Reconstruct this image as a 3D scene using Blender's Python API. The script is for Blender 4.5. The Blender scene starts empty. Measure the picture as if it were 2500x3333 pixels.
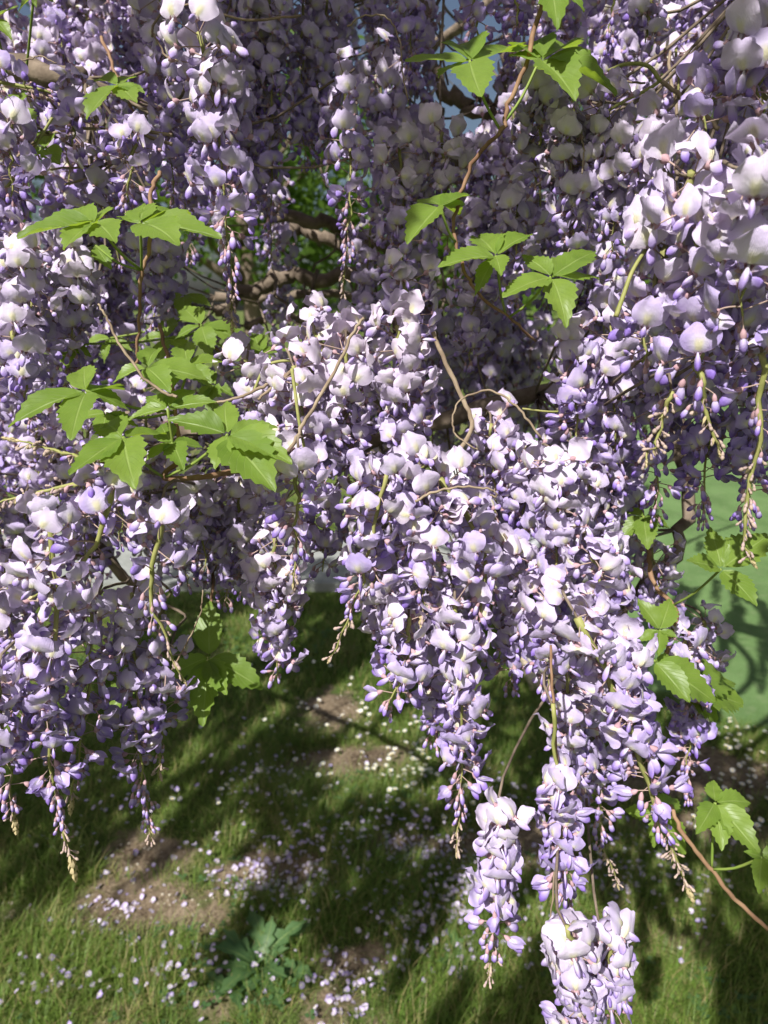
import bpy, math, random
import numpy as np
from mathutils import Vector, Matrix, Euler

random.seed(7); np.random.seed(7)
R = math.radians
C = bpy.context.scene.collection
sc = bpy.context.scene

# ------------------------------------------------------------------ camera
F = 2222.2                      # focal length in photograph pixels (2500 x 3333)
PITCH = R(16.7)
CAM = Vector((0, 0, 1.6))
FWD = Vector((0, math.cos(PITCH), -math.sin(PITCH)))
UP = Vector((0, math.sin(PITCH), math.cos(PITCH)))
cd = bpy.data.cameras.new('camera'); cam = bpy.data.objects.new('camera', cd); C.objects.link(cam)
cam.location = CAM; cam.rotation_euler = (R(90) - PITCH, 0, 0)
cd.sensor_fit = 'VERTICAL'; cd.sensor_height = 36; cd.sensor_width = 27; cd.lens = 24
cd.clip_start = 0.02; cd.clip_end = 600
cd.dof.use_dof = True; cd.dof.focus_distance = 0.50; cd.dof.aperture_fstop = 9.0
sc.camera = cam

# ------------------------------------------------------------------ light
SUN_AZ, SUN_EL = R(209), R(47)      # azimuth clockwise from +Y (view direction), elevation
SUN = Vector((math.sin(SUN_AZ) * math.cos(SUN_EL), math.cos(SUN_AZ) * math.cos(SUN_EL), math.sin(SUN_EL)))
w = bpy.data.worlds.new('World'); sc.world = w; w.use_nodes = True
nt = w.node_tree; bg = nt.nodes['Background']
sky = nt.nodes.new('ShaderNodeTexSky'); sky.sky_type = 'NISHITA'; sky.sun_disc = False
sky.sun_elevation = SUN_EL; sky.sun_rotation = SUN_AZ; sky.air_density = 1.0; sky.dust_density = 4.0
nt.links.new(sky.outputs[0], bg.inputs[0]); bg.inputs[1].default_value = 0.052
sl = bpy.data.lights.new('sun', 'SUN'); sun = bpy.data.objects.new('sun', sl); C.objects.link(sun)
sl.energy = 5.0; sl.angle = R(0.53); sl.color = (1.0, 0.97, 0.935)
sun.rotation_euler = (-SUN).to_track_quat('-Z', 'Y').to_euler(); sun.location = SUN * 10
sc.view_settings.view_transform = 'Standard'; sc.view_settings.look = 'None'
sc.view_settings.exposure = 0.66; sc.view_settings.gamma = 1.0; sc.view_settings.use_curve_mapping = False
cy = sc.cycles
cy.use_denoising = True; cy.max_bounces = 5; cy.diffuse_bounces = 2; cy.transmission_bounces = 3
cy.glossy_bounces = 2; cy.sample_clamp_indirect = 6; cy.caustics_reflective = False; cy.caustics_refractive = False

def P(x, y, d):                  # photograph pixel + view depth -> world point
    return CAM + d * (FWD + Vector(((x - 1250) / F, 0, 0)) + (1666.5 - y) / F * UP)
def PY(x, y, Y):                 # photograph pixel on the upright plane world-y = Y
    r = FWD + Vector(((x - 1250) / F, 0, 0)) + (1666.5 - y) / F * UP
    return CAM + r * (Y / r.y)
def GP(x, y, z=0.0):             # photograph pixel on the ground
    r = FWD + Vector(((x - 1250) / F, 0, 0)) + (1666.5 - y) / F * UP
    return CAM + r * ((z - CAM.z) / r.z)
def to_px(p):
    v = Vector(p) - CAM; d = v.dot(FWD)
    return 1250 + F * v.x / d, 1666.5 - F * v.dot(UP) / d, d

# ------------------------------------------------------------------ materials
class NB:                        # a small node builder
    def __init__(s, name):
        s.m = bpy.data.materials.new(name); s.m.use_nodes = True
        s.t = s.m.node_tree; s.n = s.t.nodes; s.l = s.t.links
        s.n.clear(); s.out = s.n.new('ShaderNodeOutputMaterial')
    def add(s, typ, ins=None, **kw):
        n = s.n.new(typ)
        for k, v in kw.items(): setattr(n, k, v)
        for k, v in (ins or {}).items():
            if isinstance(v, bpy.types.NodeSocket): s.l.new(v, n.inputs[k])
            else: n.inputs[k].default_value = v
        return n
    def math(s, op, a, b=0.0, clamp=False):
        return s.add('ShaderNodeMath', {0: a, 1: b}, operation=op, use_clamp=clamp).outputs[0]
    def mix(s, f, a, b, blend='MIX'):
        n = s.add('ShaderNodeMix', data_type='RGBA', blend_type=blend)
        for i, v in ((0, f), (6, a), (7, b)):
            if isinstance(v, bpy.types.NodeSocket): s.l.new(v, n.inputs[i])
            else: n.inputs[i].default_value = v if i == 0 else (*v, 1)
        return n.outputs[2]
    def attr(s, name): return s.add('ShaderNodeAttribute', attribute_name=name).outputs['Fac']
    def step(s, x, a, b):        # 0 below a, 1 above b
        n = s.add('ShaderNodeMapRange', {0: x, 1: a, 2: b}); n.interpolation_type = 'SMOOTHSTEP'; return n.outputs[0]
    def noise(s, scale, detail=3, vec=None, rough=0.55):
        d = {'Scale': scale, 'Detail': detail, 'Roughness': rough}
        if vec is not None: d['Vector'] = vec
        return s.add('ShaderNodeTexNoise', d)
    def surf(s, col, rough=0.5, spec=0.3, trans=0.0, tcol=None, bump=None, bstr=0.3, bdist=0.001):
        pb = s.add('ShaderNodeBsdfPrincipled', {'Base Color': col, 'Roughness': rough, 'Specular IOR Level': spec})
        sh = pb.outputs[0]
        if bump is not None:
            b = s.add('ShaderNodeBump', {'Height': bump, 'Strength': bstr, 'Distance': bdist}); s.l.new(b.outputs[0], pb.inputs['Normal'])
        if trans:
            tr = s.add('ShaderNodeBsdfTranslucent', {'Color': tcol if tcol is not None else col})
            sh = s.add('ShaderNodeMixShader', {0: trans, 1: sh, 2: tr.outputs[0]}).outputs[0]
        s.l.new(sh, s.out.inputs[0]); return s.m

def petal_material(name, keel):
    b = NB(name)
    info = b.add('ShaderNodeObjectInfo'); sep = b.add('ShaderNodeSeparateColor', {0: info.outputs['Color']})
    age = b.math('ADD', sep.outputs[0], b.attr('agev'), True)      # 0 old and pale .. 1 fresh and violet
    warm = sep.outputs[1]; brightness = sep.outputs[2]  # blue channel carries each flower's own random brightness
    u, v = b.attr('pu'), b.attr('pv')
    if keel:
        base = b.mix(age, (0.76, 0.70, 0.80), (0.60, 0.51, 0.80))
        tip = b.mix(age, (0.45, 0.34, 0.67), (0.21, 0.12, 0.49))
        col = b.mix(b.step(v, 0.15, 0.85), base, tip)
    else:
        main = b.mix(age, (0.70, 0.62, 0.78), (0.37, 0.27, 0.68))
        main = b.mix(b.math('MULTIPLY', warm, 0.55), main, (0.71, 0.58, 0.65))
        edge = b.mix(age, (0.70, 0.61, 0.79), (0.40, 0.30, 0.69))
        au = b.math('ABSOLUTE', u)
        col = b.mix(b.math('MULTIPLY', b.step(b.math('MAXIMUM', au, v), 0.55, 1.0), 0.6), main, edge)
        st = b.add('ShaderNodeTexWave', {'Vector': b.add('ShaderNodeCombineXYZ', {0: u, 1: v}).outputs[0], 'Scale': 2.6, 'Distortion': 1.5})
        col = b.mix(b.math('MULTIPLY', st.outputs['Fac'], 0.30), col, edge)
        sp = b.math('MULTIPLY', b.step(au, 0.34, 0.10), b.math('MULTIPLY', b.step(v, 0.58, 0.30), b.step(v, 0.05, 0.15)))
        col = b.mix(b.math('MULTIPLY', sp, 0.55), b.mix(b.math('MULTIPLY', b.math('MULTIPLY', b.step(au, 0.75, 0.2), b.step(v, 0.8, 0.3)), .55), col, (0.84, 0.82, 0.82)), (0.80, 0.76, 0.26))
        col = b.mix(b.math('MULTIPLY', b.step(v, 0.14, 0.02), 0.5), col, (0.45, 0.33, 0.33))
    nz = b.noise(260, 2, b.add('ShaderNodeTexCoord').outputs['Object'])
    col = b.mix(b.math('MULTIPLY', b.step(nz.outputs['Fac'], 0.60, 0.80), 0.22), col, (0.60, 0.46, 0.44))
    bc = b.add('ShaderNodeHueSaturation', {'Color': col, 'Value': brightness}).outputs[0]
    tc = b.mix(0.35, bc, (0.52, 0.36, 0.66), 'MIX')
    wv = b.add('ShaderNodeTexWave', {'Vector': b.add('ShaderNodeCombineXYZ', {0: u, 1: b.math('MULTIPLY', v, .35)}).outputs[0], 'Scale': 4.5, 'Distortion': 2.5, 'Detail': 2.0})
    return b.surf(bc, 0.5, 0.2, 0.24, tc, bump=b.math('ADD', nz.outputs['Fac'], b.math('MULTIPLY', wv.outputs['Fac'], .3)), bstr=0.5, bdist=0.0011)
M = {}
M['banner'] = petal_material('banner_petal', False)
M['keel'] = petal_material('wing_petal', True)
def simple(name, c1, c2, scale, rough=0.6, trans=0.0, spec=0.25, bump=0.0, dist=0.001):
    b = NB(name); tcn = b.add('ShaderNodeTexCoord')
    nz = b.noise(scale, 4, tcn.outputs['Object'])
    inf = b.add('ShaderNodeObjectInfo')
    f = b.math('ADD', b.math('MULTIPLY', b.step(nz.outputs['Fac'], 0.3, 0.7), 0.75), b.math('MULTIPLY', inf.outputs['Random'], 0.25), True)
    return b.surf(b.mix(f, c1, c2), rough, spec, trans, bump=nz.outputs['Fac'] if bump else None, bstr=bump, bdist=dist)
M['calyx'] = simple('calyx', (0.36, 0.20, 0.24), (0.52, 0.34, 0.36), 120, 0.7, 0.15)
M['pedicel'] = simple('pedicel', (0.30, 0.22, 0.17), (0.42, 0.30, 0.27), 60, 0.7)
M['budskin'] = simple('small_bud', (0.34, 0.24, 0.30), (0.46, 0.36, 0.26), 140, 0.8, 0.1)
M['bract'] = simple('bract', (0.44, 0.37, 0.19), (0.56, 0.46, 0.27), 150, 0.85, 0.2)
M['stalk'] = simple('stalk', (0.19, 0.21, 0.055), (0.31, 0.30, 0.11), 90, 0.6, bump=0.3)
M['bark'] = simple('bark', (0.085, 0.062, 0.045), (0.24, 0.19, 0.14), 45, 0.9, bump=0.9, dist=0.004)
M['twig'] = simple('twig', (0.15, 0.105, 0.07), (0.33, 0.26, 0.18), 70, 0.85, bump=0.6, dist=0.001)
M['creeper_stem'] = simple('creeper_stem', (0.16, 0.085, 0.05), (0.30, 0.19, 0.11), 60, 0.75, bump=0.5)
M['petiole'] = simple('petiole', (0.15, 0.24, 0.04), (0.24, 0.30, 0.07), 60, 0.5, 0.15)
def leaf_material(name, c1, c2, tcol, veins=True):
    b = NB(name); lu, lv = b.attr('lu'), b.attr('lv')
    au = b.math('ABSOLUTE', lu)
    nz = b.noise(55, 4, b.add('ShaderNodeTexCoord').outputs['Object'])
    inf = b.add('ShaderNodeObjectInfo')
    f = b.math('ADD', b.math('MULTIPLY', nz.outputs['Fac'], 0.7), b.math('MULTIPLY', inf.outputs['Random'], 0.4), True)
    col = b.mix(f, c1, c2); hgt = nz.outputs['Fac']
    if veins:
        ph = b.math('SUBTRACT', b.math('MULTIPLY', lv, 9.0), b.math('MULTIPLY', au, 3.2))
        tri = b.math('ABSOLUTE', b.math('SUBTRACT', b.math('FRACT', ph), 0.5))
        side = b.math('MULTIPLY', b.step(tri, 0.07, 0.0), b.step(au, 1.0, 0.75))
        mid = b.step(au, 0.09, 0.02)
        vn = b.math('MAXIMUM', mid, b.math('MULTIPLY', side, 0.6))
        col = b.mix(b.math('MULTIPLY', vn, 0.5), col, (0.34, 0.44, 0.14))
        hgt = b.math('SUBTRACT', b.math('MULTIPLY', nz.outputs['Fac'], 0.4), vn)
    return b.surf(col, 0.42, 0.4, 0.42, b.mix(f, tcol, (tcol[0]*1.3, tcol[1]*1.2, tcol[2])), bump=hgt, bstr=0.5, bdist=0.001)
M['leaf'] = leaf_material('creeper_leaf', (0.095, 0.175, 0.022), (0.22, 0.315, 0.055), (0.28, 0.42, 0.035))
M['weed'] = leaf_material('weed_leaf', (0.06, 0.13, 0.045), (0.11, 0.20, 0.07), (0.10, 0.22, 0.04))
M['tree_leaf'] = leaf_material('tree_leaf', (0.05, 0.10, 0.015), (0.12, 0.20, 0.03), (0.14, 0.25, 0.03), False)

# ------------------------------------------------------------------ mesh helpers
class MB:                        # collects points, faces, material slots and point attributes, builds ONE mesh
    def __init__(s): s.v = []; s.f = []; s.mi = []; s.a = {'pu': [], 'pv': [], 'agev': [], 'lu': [], 'lv': []}; s.names = set()
    def add(s, verts, faces, mi=0, **at):
        o = len(s.v); s.v += [tuple(p) for p in verts]; s.f += [tuple(i + o for i in f) for f in faces]; s.mi += [mi] * len(faces)
        for k in s.a:
            if k in at: s.names.add(k); val = at[k]; s.a[k] += (list(val) if hasattr(val, '__len__') else [val] * len(verts))
            else: s.a[k] += [0.0] * len(verts)
    def merge(s, o, M4=None, **at):
        M4 = M4 or Matrix()
        off = len(s.v); s.v += [tuple(M4 @ Vector(p)) for p in o.v]; s.f += [tuple(i + off for i in f) for f in o.f]; s.mi += o.mi
        s.names |= o.names
        for k in s.a:
            if k in at: s.names.add(k); s.a[k] += [at[k]] * len(o.v)
            else: s.a[k] += o.a[k]
    def mesh(s, name, mats, smooth=True):
        m = bpy.data.meshes.new(name); m.from_pydata(s.v, [], s.f)
        for x in mats: m.materials.append(x)
        if len(mats) > 1: m.polygons.foreach_set('material_index', s.mi)
        if smooth: m.polygons.foreach_set('use_smooth', [True] * len(s.f))
        for k in s.names: m.attributes.new(k, 'FLOAT', 'POINT').data.foreach_set('value', s.a[k])
        m.update(); return m

def catmull(pts, n):
    pts = [Vector(p) for p in pts]
    if len(pts) == 2: return [pts[0].lerp(pts[1], i / n) for i in range(n + 1)]
    q = [2 * pts[0] - pts[1]] + pts + [2 * pts[-1] - pts[-2]]; out = []
    segs = len(pts) - 1
    for i in range(n + 1):
        t = i / n * segs; k = min(int(t), segs - 1); t -= k
        a, b, c, d = q[k:k + 4]
        out.append(0.5 * ((2 * b) + (c - a) * t + (2 * a - 5 * b + 4 * c - d) * t * t + (3 * b - a - 3 * c + d) * t ** 3))
    return out

def tube(mb, pts, radii, sides=6, mi=0, cap=True):
    n = len(pts); pts = [Vector(p) for p in pts]
    if not hasattr(radii, '__len__'): radii = [radii] * n
    t0 = (pts[1] - pts[0]).normalized(); ref = Vector((0, 0, 1)) if abs(t0.z) < 0.9 else Vector((1, 0, 0))
    nrm = t0.cross(ref).normalized(); vs = []; fs = []
    for i in range(n):
        t = (pts[min(i + 1, n - 1)] - pts[max(i - 1, 0)]).normalized()
        nrm = (nrm - t * nrm.dot(t)).normalized(); bn = t.cross(nrm)
        for k in range(sides):
            a = 2 * math.pi * k / sides
            vs.append(pts[i] + (nrm * math.cos(a) + bn * math.sin(a)) * radii[i])
    for i in range(n - 1):
        for k in range(sides):
            fs.append((i * sides + k, i * sides + (k + 1) % sides, (i + 1) * sides + (k + 1) % sides, (i + 1) * sides + k))
    if cap:
        fs.append(tuple(range(sides - 1, -1, -1))); fs.append(tuple(range((n - 1) * sides, n * sides)))
    mb.add(vs, fs, mi)

def knobbly(pts, r0, r1, amp=0.25):
    n = len(pts); return [max(1e-4, (r0 + (r1 - r0) * i / (n - 1)) * (1 + amp * (random.random() - 0.45))) for i in range(n)]

def link(name, data, parent=None, mat=None, loc=None):
    o = bpy.data.objects.new(name, data); C.objects.link(o)
    if parent is not None: o.parent = parent
    if mat is not None: o.matrix_basis = mat
    if loc is not None: o.location = loc
    return o
def tag(o, label, cat, group=None, kind=None):
    o['label'] = label
    if cat: o['category'] = cat
    if group: o['group'] = group
    if kind: o['kind'] = kind
    return o

# ------------------------------------------------------------------ wisteria flower shapes (local: pedicel runs +X, banner stands +Z)
MM = 0.001
def banner(mb, org, th0, th1, hw=11.5, ln=21, fold=1.0, ruf=1.0, nu=8, nv=6, mi=0, seed=0, twist=0.0):
    rs = random.Random(seed); ph = rs.random() * 6; ph2 = rs.random() * 6; asym = rs.uniform(-0.12, 0.12); dome = rs.uniform(-1.5, 5.0); curl = rs.uniform(-3.5, 3.5)
    vs, us, vv = [], [], []
    x = z = 0.0; last = 0.0; path = []
    for j in range(nv + 1):
        v = j / nv; th = th0 + (th1 - th0) * v ** 0.8; st = ln * (v - last); last = v
        x += math.cos(th) * st; z += math.sin(th) * st; path.append((x, z, th))
    for j in range(nv + 1):
        v = j / nv; x, z, th = path[j]
        w = hw * math.sqrt(max(0.03, 1 - ((v - 0.56) / 0.57) ** 2))
        for i in range(nu + 1):
            u = -1 + 2 * i / nu; au = abs(u)
            back = ln * (0.20 * au ** 2.4 * v ** 1.5 + 0.10 * math.exp(-(u / 0.20) ** 2) * v ** 5)
            no = fold * (2.6 * math.exp(-(u / 0.16) ** 2) * (1 - .6 * v) * min(1, v * 4) - dome * au ** 1.5 * v ** .8 + 1.5 * math.sin(math.pi * au) * v) + curl * v ** 4 + ruf * (1.6 * math.sin(6.5 * u + ph) * v ** 3 * au + 1.3 * math.sin(7 * v + 3 * u + ph2) * au * v)
            d = (math.cos(th), math.sin(th)); nr = (math.sin(th), -math.cos(th))
            xx = x - d[0] * back + nr[0] * no; zz = z - d[1] * back + nr[1] * no
            yy = w * u * (1 + asym * u) + twist * v * v * hw
            vs.append(Vector((org[0] + xx * MM, org[1] + yy * MM, org[2] + zz * MM))); us.append(u); vv.append(v)
    fs = [(j * (nu + 1) + i, j * (nu + 1) + i + 1, (j + 1) * (nu + 1) + i + 1, (j + 1) * (nu + 1) + i) for j in range(nv) for i in range(nu)]
    mb.add(vs, fs, mi, pu=us, pv=vv)
def boat(mb, org, a0, a1, ln=17, hz=4.6, hy=2.9, sides=8, rings=6, mi=1, v0=0.0, v1=1.0, tipup=0.0):
    vs, vv = [], []; x = z = 0.0
    for j in range(rings + 1):
        v = j / rings; a = a0 + (a1 - a0) * v
        s = 0.30 + 0.70 * math.sin(math.pi / 2 * min(1, v / 0.60)) ** 1.3 if v < 0.60 else math.sqrt(max(0.02, 1 - ((v - 0.60) / 0.404) ** 2))
        for k in range(sides):
            q = 2 * math.pi * k / sides; c, sn = math.cos(q), math.sin(q)
            yy = hy * s * c * (1 - 0.25 * sn); zz = hz * s * sn
            nx, nz = -math.sin(a), math.cos(a)
            vs.append(Vector((org[0] + (x + nx * zz) * MM, org[1] + yy * MM, org[2] + (z + nz * zz) * MM))); vv.append(v0 + (v1 - v0) * v)
        x += math.cos(a) * ln / rings; z += math.sin(a) * ln / rings
    fs = [(j * sides + k, j * sides + (k + 1) % sides, (j + 1) * sides + (k + 1) % sides, (j + 1) * sides + k) for j in range(rings) for k in range(sides)]
    fs.append(tuple(range(rings * sides, (rings + 1) * sides)))
    mb.add(vs, fs, mi, pv=vv)
def stemlet(mb, ln, rise, mi_p, mi_c, sides=4, clen=4.6, crad=2.7, a=0.0, r=0.55):
    n = 4; pts = [Vector((ln * t / n * MM, 0, rise * math.sin(t / n * math.pi * 0.5) * MM)) for t in range(n + 1)]
    tube(mb, pts, r * MM, sides, mi_p, False)
    e = pts[-1]; d = Vector((math.cos(a), 0, math.sin(a)))
    tube(mb, [e - d * 0.5 * MM, e + d * clen * 0.3 * MM, e + d * clen * 0.65 * MM, e + d * clen * MM], [0.7 * MM, crad * 0.8 * MM, crad * MM, crad * 0.95 * MM], 6, mi_c, False)
    return e + d * (clen * 0.6) * MM

OPEN, HALF, BUD, SMALL, LOWF = [], [], [], [], []
def mk_open(seed, low=False):
    r = random.Random(seed)
    ped = r.uniform(8, 13) if seed % 2 == 0 else r.uniform(16, 27); rise = r.uniform(-2, 5); a = R(r.uniform(-25, 15))
    base, ban, kee = MB(), MB(), MB()
    e = stemlet(base, ped, rise, 0, 1, 3 if low else 4, a=a)
    th0, th1 = R(r.uniform(25, 60)), R(r.uniform(80, 140))
    nu, nv = (4, 3) if low else (10, 7)
    banner(ban, e, th0, th1, r.uniform(11.0, 13.6), r.uniform(19, 23), r.uniform(0.5, 1.5), r.uniform(0.9, 2.8), nu, nv, 0, seed, r.uniform(-0.15, 0.15))
    k0 = R(r.uniform(-72, -28)); boat(kee, e, k0, k0 + R(r.uniform(-20, 20)), (r.uniform(13, 17) if seed % 4 < 2 else r.uniform(8, 12)), r.uniform(2.8, 4.3), r.uniform(1.4, 2.3), 5 if low else 8, 4 if low else 6, 0)
    return base, ban, kee
def full(parts):
    mb = MB(); b, n, k = parts
    mb.merge(b); mb.merge(n); mb.merge(k); mb.mi = list(b.mi) + [2] * len(n.mi) + [3] * len(k.mi)
    return mb
FM = [M['pedicel'], M['calyx'], M['banner'], M['keel']]
for i in range(12):
    p = mk_open(100 + i)
    OPEN.append((p[0].mesh('flower', [M['pedicel'], M['calyx']]), p[1].mesh('banner_petal', [M['banner']]), p[2].mesh('wing_petal', [M['keel']]), full(p).mesh('flower', FM)))
    LOWF.append(full(mk_open(300 + i, True)))
for i in range(4):               # half open: the banner only starts to lift off
    r = random.Random(500 + i); b, n, k = MB(), MB(), MB(); a = R(r.uniform(-35, -10))
    e = stemlet(b, r.uniform(11, 15), r.uniform(-1, 4), 0, 1, a=a, clen=5.5)
    banner(n, e, a + R(22), a + R(r.uniform(40, 75)), 7.0, 18, 1.9, 0.4, 8, 5, 0, i)
    boat(k, e, a - R(4), a + R(-12), r.uniform(16, 18), 4.4, 3.1, 8, 6, 0)
    HALF.append((b.mesh('flower', [M['pedicel'], M['calyx']]), n.mesh('banner_petal', [M['banner']]), k.mesh('wing_petal', [M['keel']]), full((b, n, k)).mesh('flower', FM)))
for i in range(5):               # closed buds: violet club with a pinkish calyx
    r = random.Random(600 + i); mb = MB(); a = R(r.uniform(-40, -12))
    e = stemlet(mb, r.uniform(8, 13), r.uniform(-2, 3), 0, 1, a=a, clen=r.uniform(6, 7.5), crad=2.5)
    boat(mb, e, a, a + R(r.uniform(-14, 10)), r.uniform(13, 17), r.uniform(3.2, 4.0), r.uniform(2.6, 3.2), 7, 6, 2)
    BUD.append(mb.mesh('bud', [M['pedicel'], M['calyx'], M['keel']]))
for i in range(4):               # small grey-pink buds, some with a drying bract
    r = random.Random(700 + i); mb = MB(); a = R(r.uniform(-30, 5))
    e = stemlet(mb, r.uniform(4, 8), r.uniform(-1, 2), 0, 1, a=a, clen=3, crad=1.5, r=0.45)
    boat(mb, e, a, a + R(r.uniform(-10, 15)), r.uniform(5.5, 8), 1.9, 1.7, 6, 4, 1)
    mb2 = MB(); mb2.merge(mb)
    if i % 2 == 0:               # bract
        vs = [Vector((0.5 * MM, y * MM, 0)) for y in (-0.5, 0.5)] + [Vector((5 * MM, y * MM, -2.5 * MM)) for y in (-1.6, 1.6)] + [Vector((10 * MM, 0, -(3 + 3 * r.random()) * MM))]
        mb2.add(vs, [(0, 1, 3, 2), (2, 3, 4)], 2)
    SMALL.append(mb2.mesh('bud', [M['pedicel'], M['budskin'], M['bract']]))
def mk_tip(seed):                # the drying spike of bracts at the end of a young raceme (local -Z)
    r = random.Random(seed); mb = MB()
    for k in range(16):
        t = k / 16; az = k * 2.4; rad = 2.9 * math.sin(math.pi * (0.2 + 0.75 * t)); L = r.uniform(6, 10) * (1 - 0.3 * t)
        c, s = math.cos(az), math.sin(az); z0 = -t * 20; out = r.uniform(0.1, 0.35) * L
        def pt(rr, z, w): return Vector(((rr * c - w * s) * MM, (rr * s + w * c) * MM, z * MM))
        vs = [pt(rad * .4, z0, -.8), pt(rad * .4, z0, .8), pt(rad, z0 - L * .5, -1.7), pt(rad + .5, z0 - L * .5, 0), pt(rad, z0 - L * .5, 1.7), pt(rad * .5 + out * r.uniform(-.6, .8), z0 - L, 0)]
        mb.add(vs, [(0, 3, 2), (0, 1, 3), (1, 4, 3), (2, 3, 5), (3, 4, 5)], 0)
    return mb.mesh('bract_tip', [M['bract']])
TIPS = [mk_tip(k) for k in range(3)]

def frame(radial, up):
    x = radial.normalized(); z = (up - x * up.dot(x)).normalized(); y = z.cross(x)
    return Matrix((x, y, z)).transposed().to_4x4()
def flower_plan(path, op, bd, dens, rs, fade, size, clear=0.0, chaos=0.1):
    """(s, point, rotation, kind, age, size) for every flower along a stalk; op: share of the length in open flower, bd: share up to the last large bud"""
    cum = [0.0]
    for a, b in zip(path, path[1:]): cum.append(cum[-1] + (b - a).length)
    L = cum[-1]; n = max(6, int(L * dens)); az = rs.random() * 6.28; out = []
    for i in range(n):
        s = clear + (1 - clear) * max(0, (i + rs.uniform(-.3, .3)) / n) ** .9; s = min(0.985, max(0.0, s))
        d = s * L; k = 0
        while k < len(cum) - 2 and cum[k + 1] < d: k += 1
        p = path[k].lerp(path[k + 1], (d - cum[k]) / max(1e-9, cum[k + 1] - cum[k]))
        t = (path[min(k + 1, len(path) - 1)] - path[k]).normalized()
        az += 2.39996 + rs.uniform(-.5, .5)
        hx = Vector((1, 0, 0)) - t * t.x
        if hx.length < 0.2: hx = Vector((0, 1, 0)) - t * t.y
        hx.normalize(); hy = t.cross(hx)
        rad = hx * math.cos(az) + hy * math.sin(az)
        if s < op: kind = 'open' if rs.random() < 0.93 or s < op * 0.6 else 'half'
        elif s < op + (bd - op) * 0.30: kind = 'half' if rs.random() < 0.6 else 'bud'
        elif s < bd: kind = 'bud'
        else: kind = 'small'
        if kind in ('half', 'bud') and rs.random() < 0.08: continue
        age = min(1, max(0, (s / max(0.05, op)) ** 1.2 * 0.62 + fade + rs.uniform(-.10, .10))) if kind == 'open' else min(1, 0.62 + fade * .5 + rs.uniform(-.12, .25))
        tilt = {'open': rs.gauss(0.05, 0.48), 'half': rs.gauss(-0.1, 0.2), 'bud': rs.gauss(-0.25, 0.2), 'small': rs.gauss(-0.35, 0.3)}[kind]
        if kind in ('bud', 'small'): rad = (rad + t * (0.45 + 0.3 * s)).normalized()
        up = Vector((0, 0, 1))
        if abs(rad.z) > 0.85: up = up - t * 0.8 + Vector((0, -0.4, 0))
        m = frame(rad, up) @ Euler((rs.gauss(0, (.28 + chaos) if kind == 'open' else .2), -tilt - (rs.gauss(0, chaos) if kind == 'open' else 0), rs.gauss(0, .30 + chaos)), 'XYZ').to_matrix().to_4x4()
        sz = size * rs.uniform(0.86, 1.12) * (1.04 - 0.20 * s)
        if kind == 'bud': sz *= 1 - 0.45 * max(0, (s - op) / max(0.05, bd - op)) ** 1.2
        if kind == 'small': sz *= rs.uniform(.7, 1.05)
        out.append((s, p, m, kind, age, sz))
    return out
SKELETON = []                    # points on the vine that raceme twigs spring from
TOPS = []
count = {'flower': 0}
def raceme(label, pts, d, op=0.7, bd=0.9, dens=300, fade=0.0, detail=True, tip=None, size=1.0, warm=0.3, clear=0.0, group='wisteria racemes hanging from the vine', brightness=1.0, drift=0.0, sr=1.5, hang=True, spread=None):
    if spread is None: spread = .4 + .6 * warm
    near_ = pts[0][0] > 2020 and d < .46 and pts[0][1] < 1000
    size *= .98 if near_ else .80; dens *= 1.0 if near_ else (1.4 if detail else 1.25)
    rs = random.Random(hash((round(pts[0][0]), round(pts[0][1]), round(d * 1000))))
    p0 = P(*pts[0], d); W = [p0] + [PY(x, y, p0.y + drift * (k + 1)) for k, (x, y) in enumerate(pts[1:])]
    n = 14; path = catmull(W, n)
    for i in range(1, n): path[i] += Vector((rs.gauss(0, .0012), rs.gauss(0, .0015), 0))
    root = link('flower_raceme', None, loc=p0); root.empty_display_size = 0.02
    tag(root, label, 'raceme', group)
    mb = MB(); tube(mb, [q - p0 for q in path], [sr * MM * (1.15 - 0.75 * i / n) for i in range(n + 1)], 5)
    link('stalk', mb.mesh('stalk', [M['stalk']]), root)
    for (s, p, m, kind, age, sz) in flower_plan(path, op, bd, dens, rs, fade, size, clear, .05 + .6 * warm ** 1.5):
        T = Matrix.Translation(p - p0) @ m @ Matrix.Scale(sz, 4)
        col = (age, min(1, max(0, warm * (1.2 - s) + rs.gauss(0, .15))), brightness * rs.uniform(0.93, 1.04), 1)
        if kind in ('open', 'half'):
            b, bn, k, fl = rs.choice(HALF) if kind == 'half' else OPEN[2 * rs.randrange(6) + (rs.random() < spread * (1.15 - s))]
            if detail:
                o = link('flower', b, root, T); o.color = col
                a = link('banner_petal', bn, o); a.color = col
                a = link('wing_petal', k, o); a.color = col
            else:
                o = link('flower', fl, root, T); o.color = col
            count['flower'] += 1
        else:
            o = link('bud', rs.choice(BUD if kind == 'bud' else SMALL), root, T); o.color = col
    if tip:
        dirv = (path[-1] - path[-3]).normalized()
        link('bract_tip', rs.choice(TIPS), root, Matrix.Translation(path[-1] - p0 - dirv * 0.002) @ (-dirv).to_track_quat('Z', 'Y').to_matrix().to_4x4() @ Matrix.Scale(tip, 4))
    if hang: TOPS.append((p0, (path[1] - path[0]).normalized()))
    return root

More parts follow.
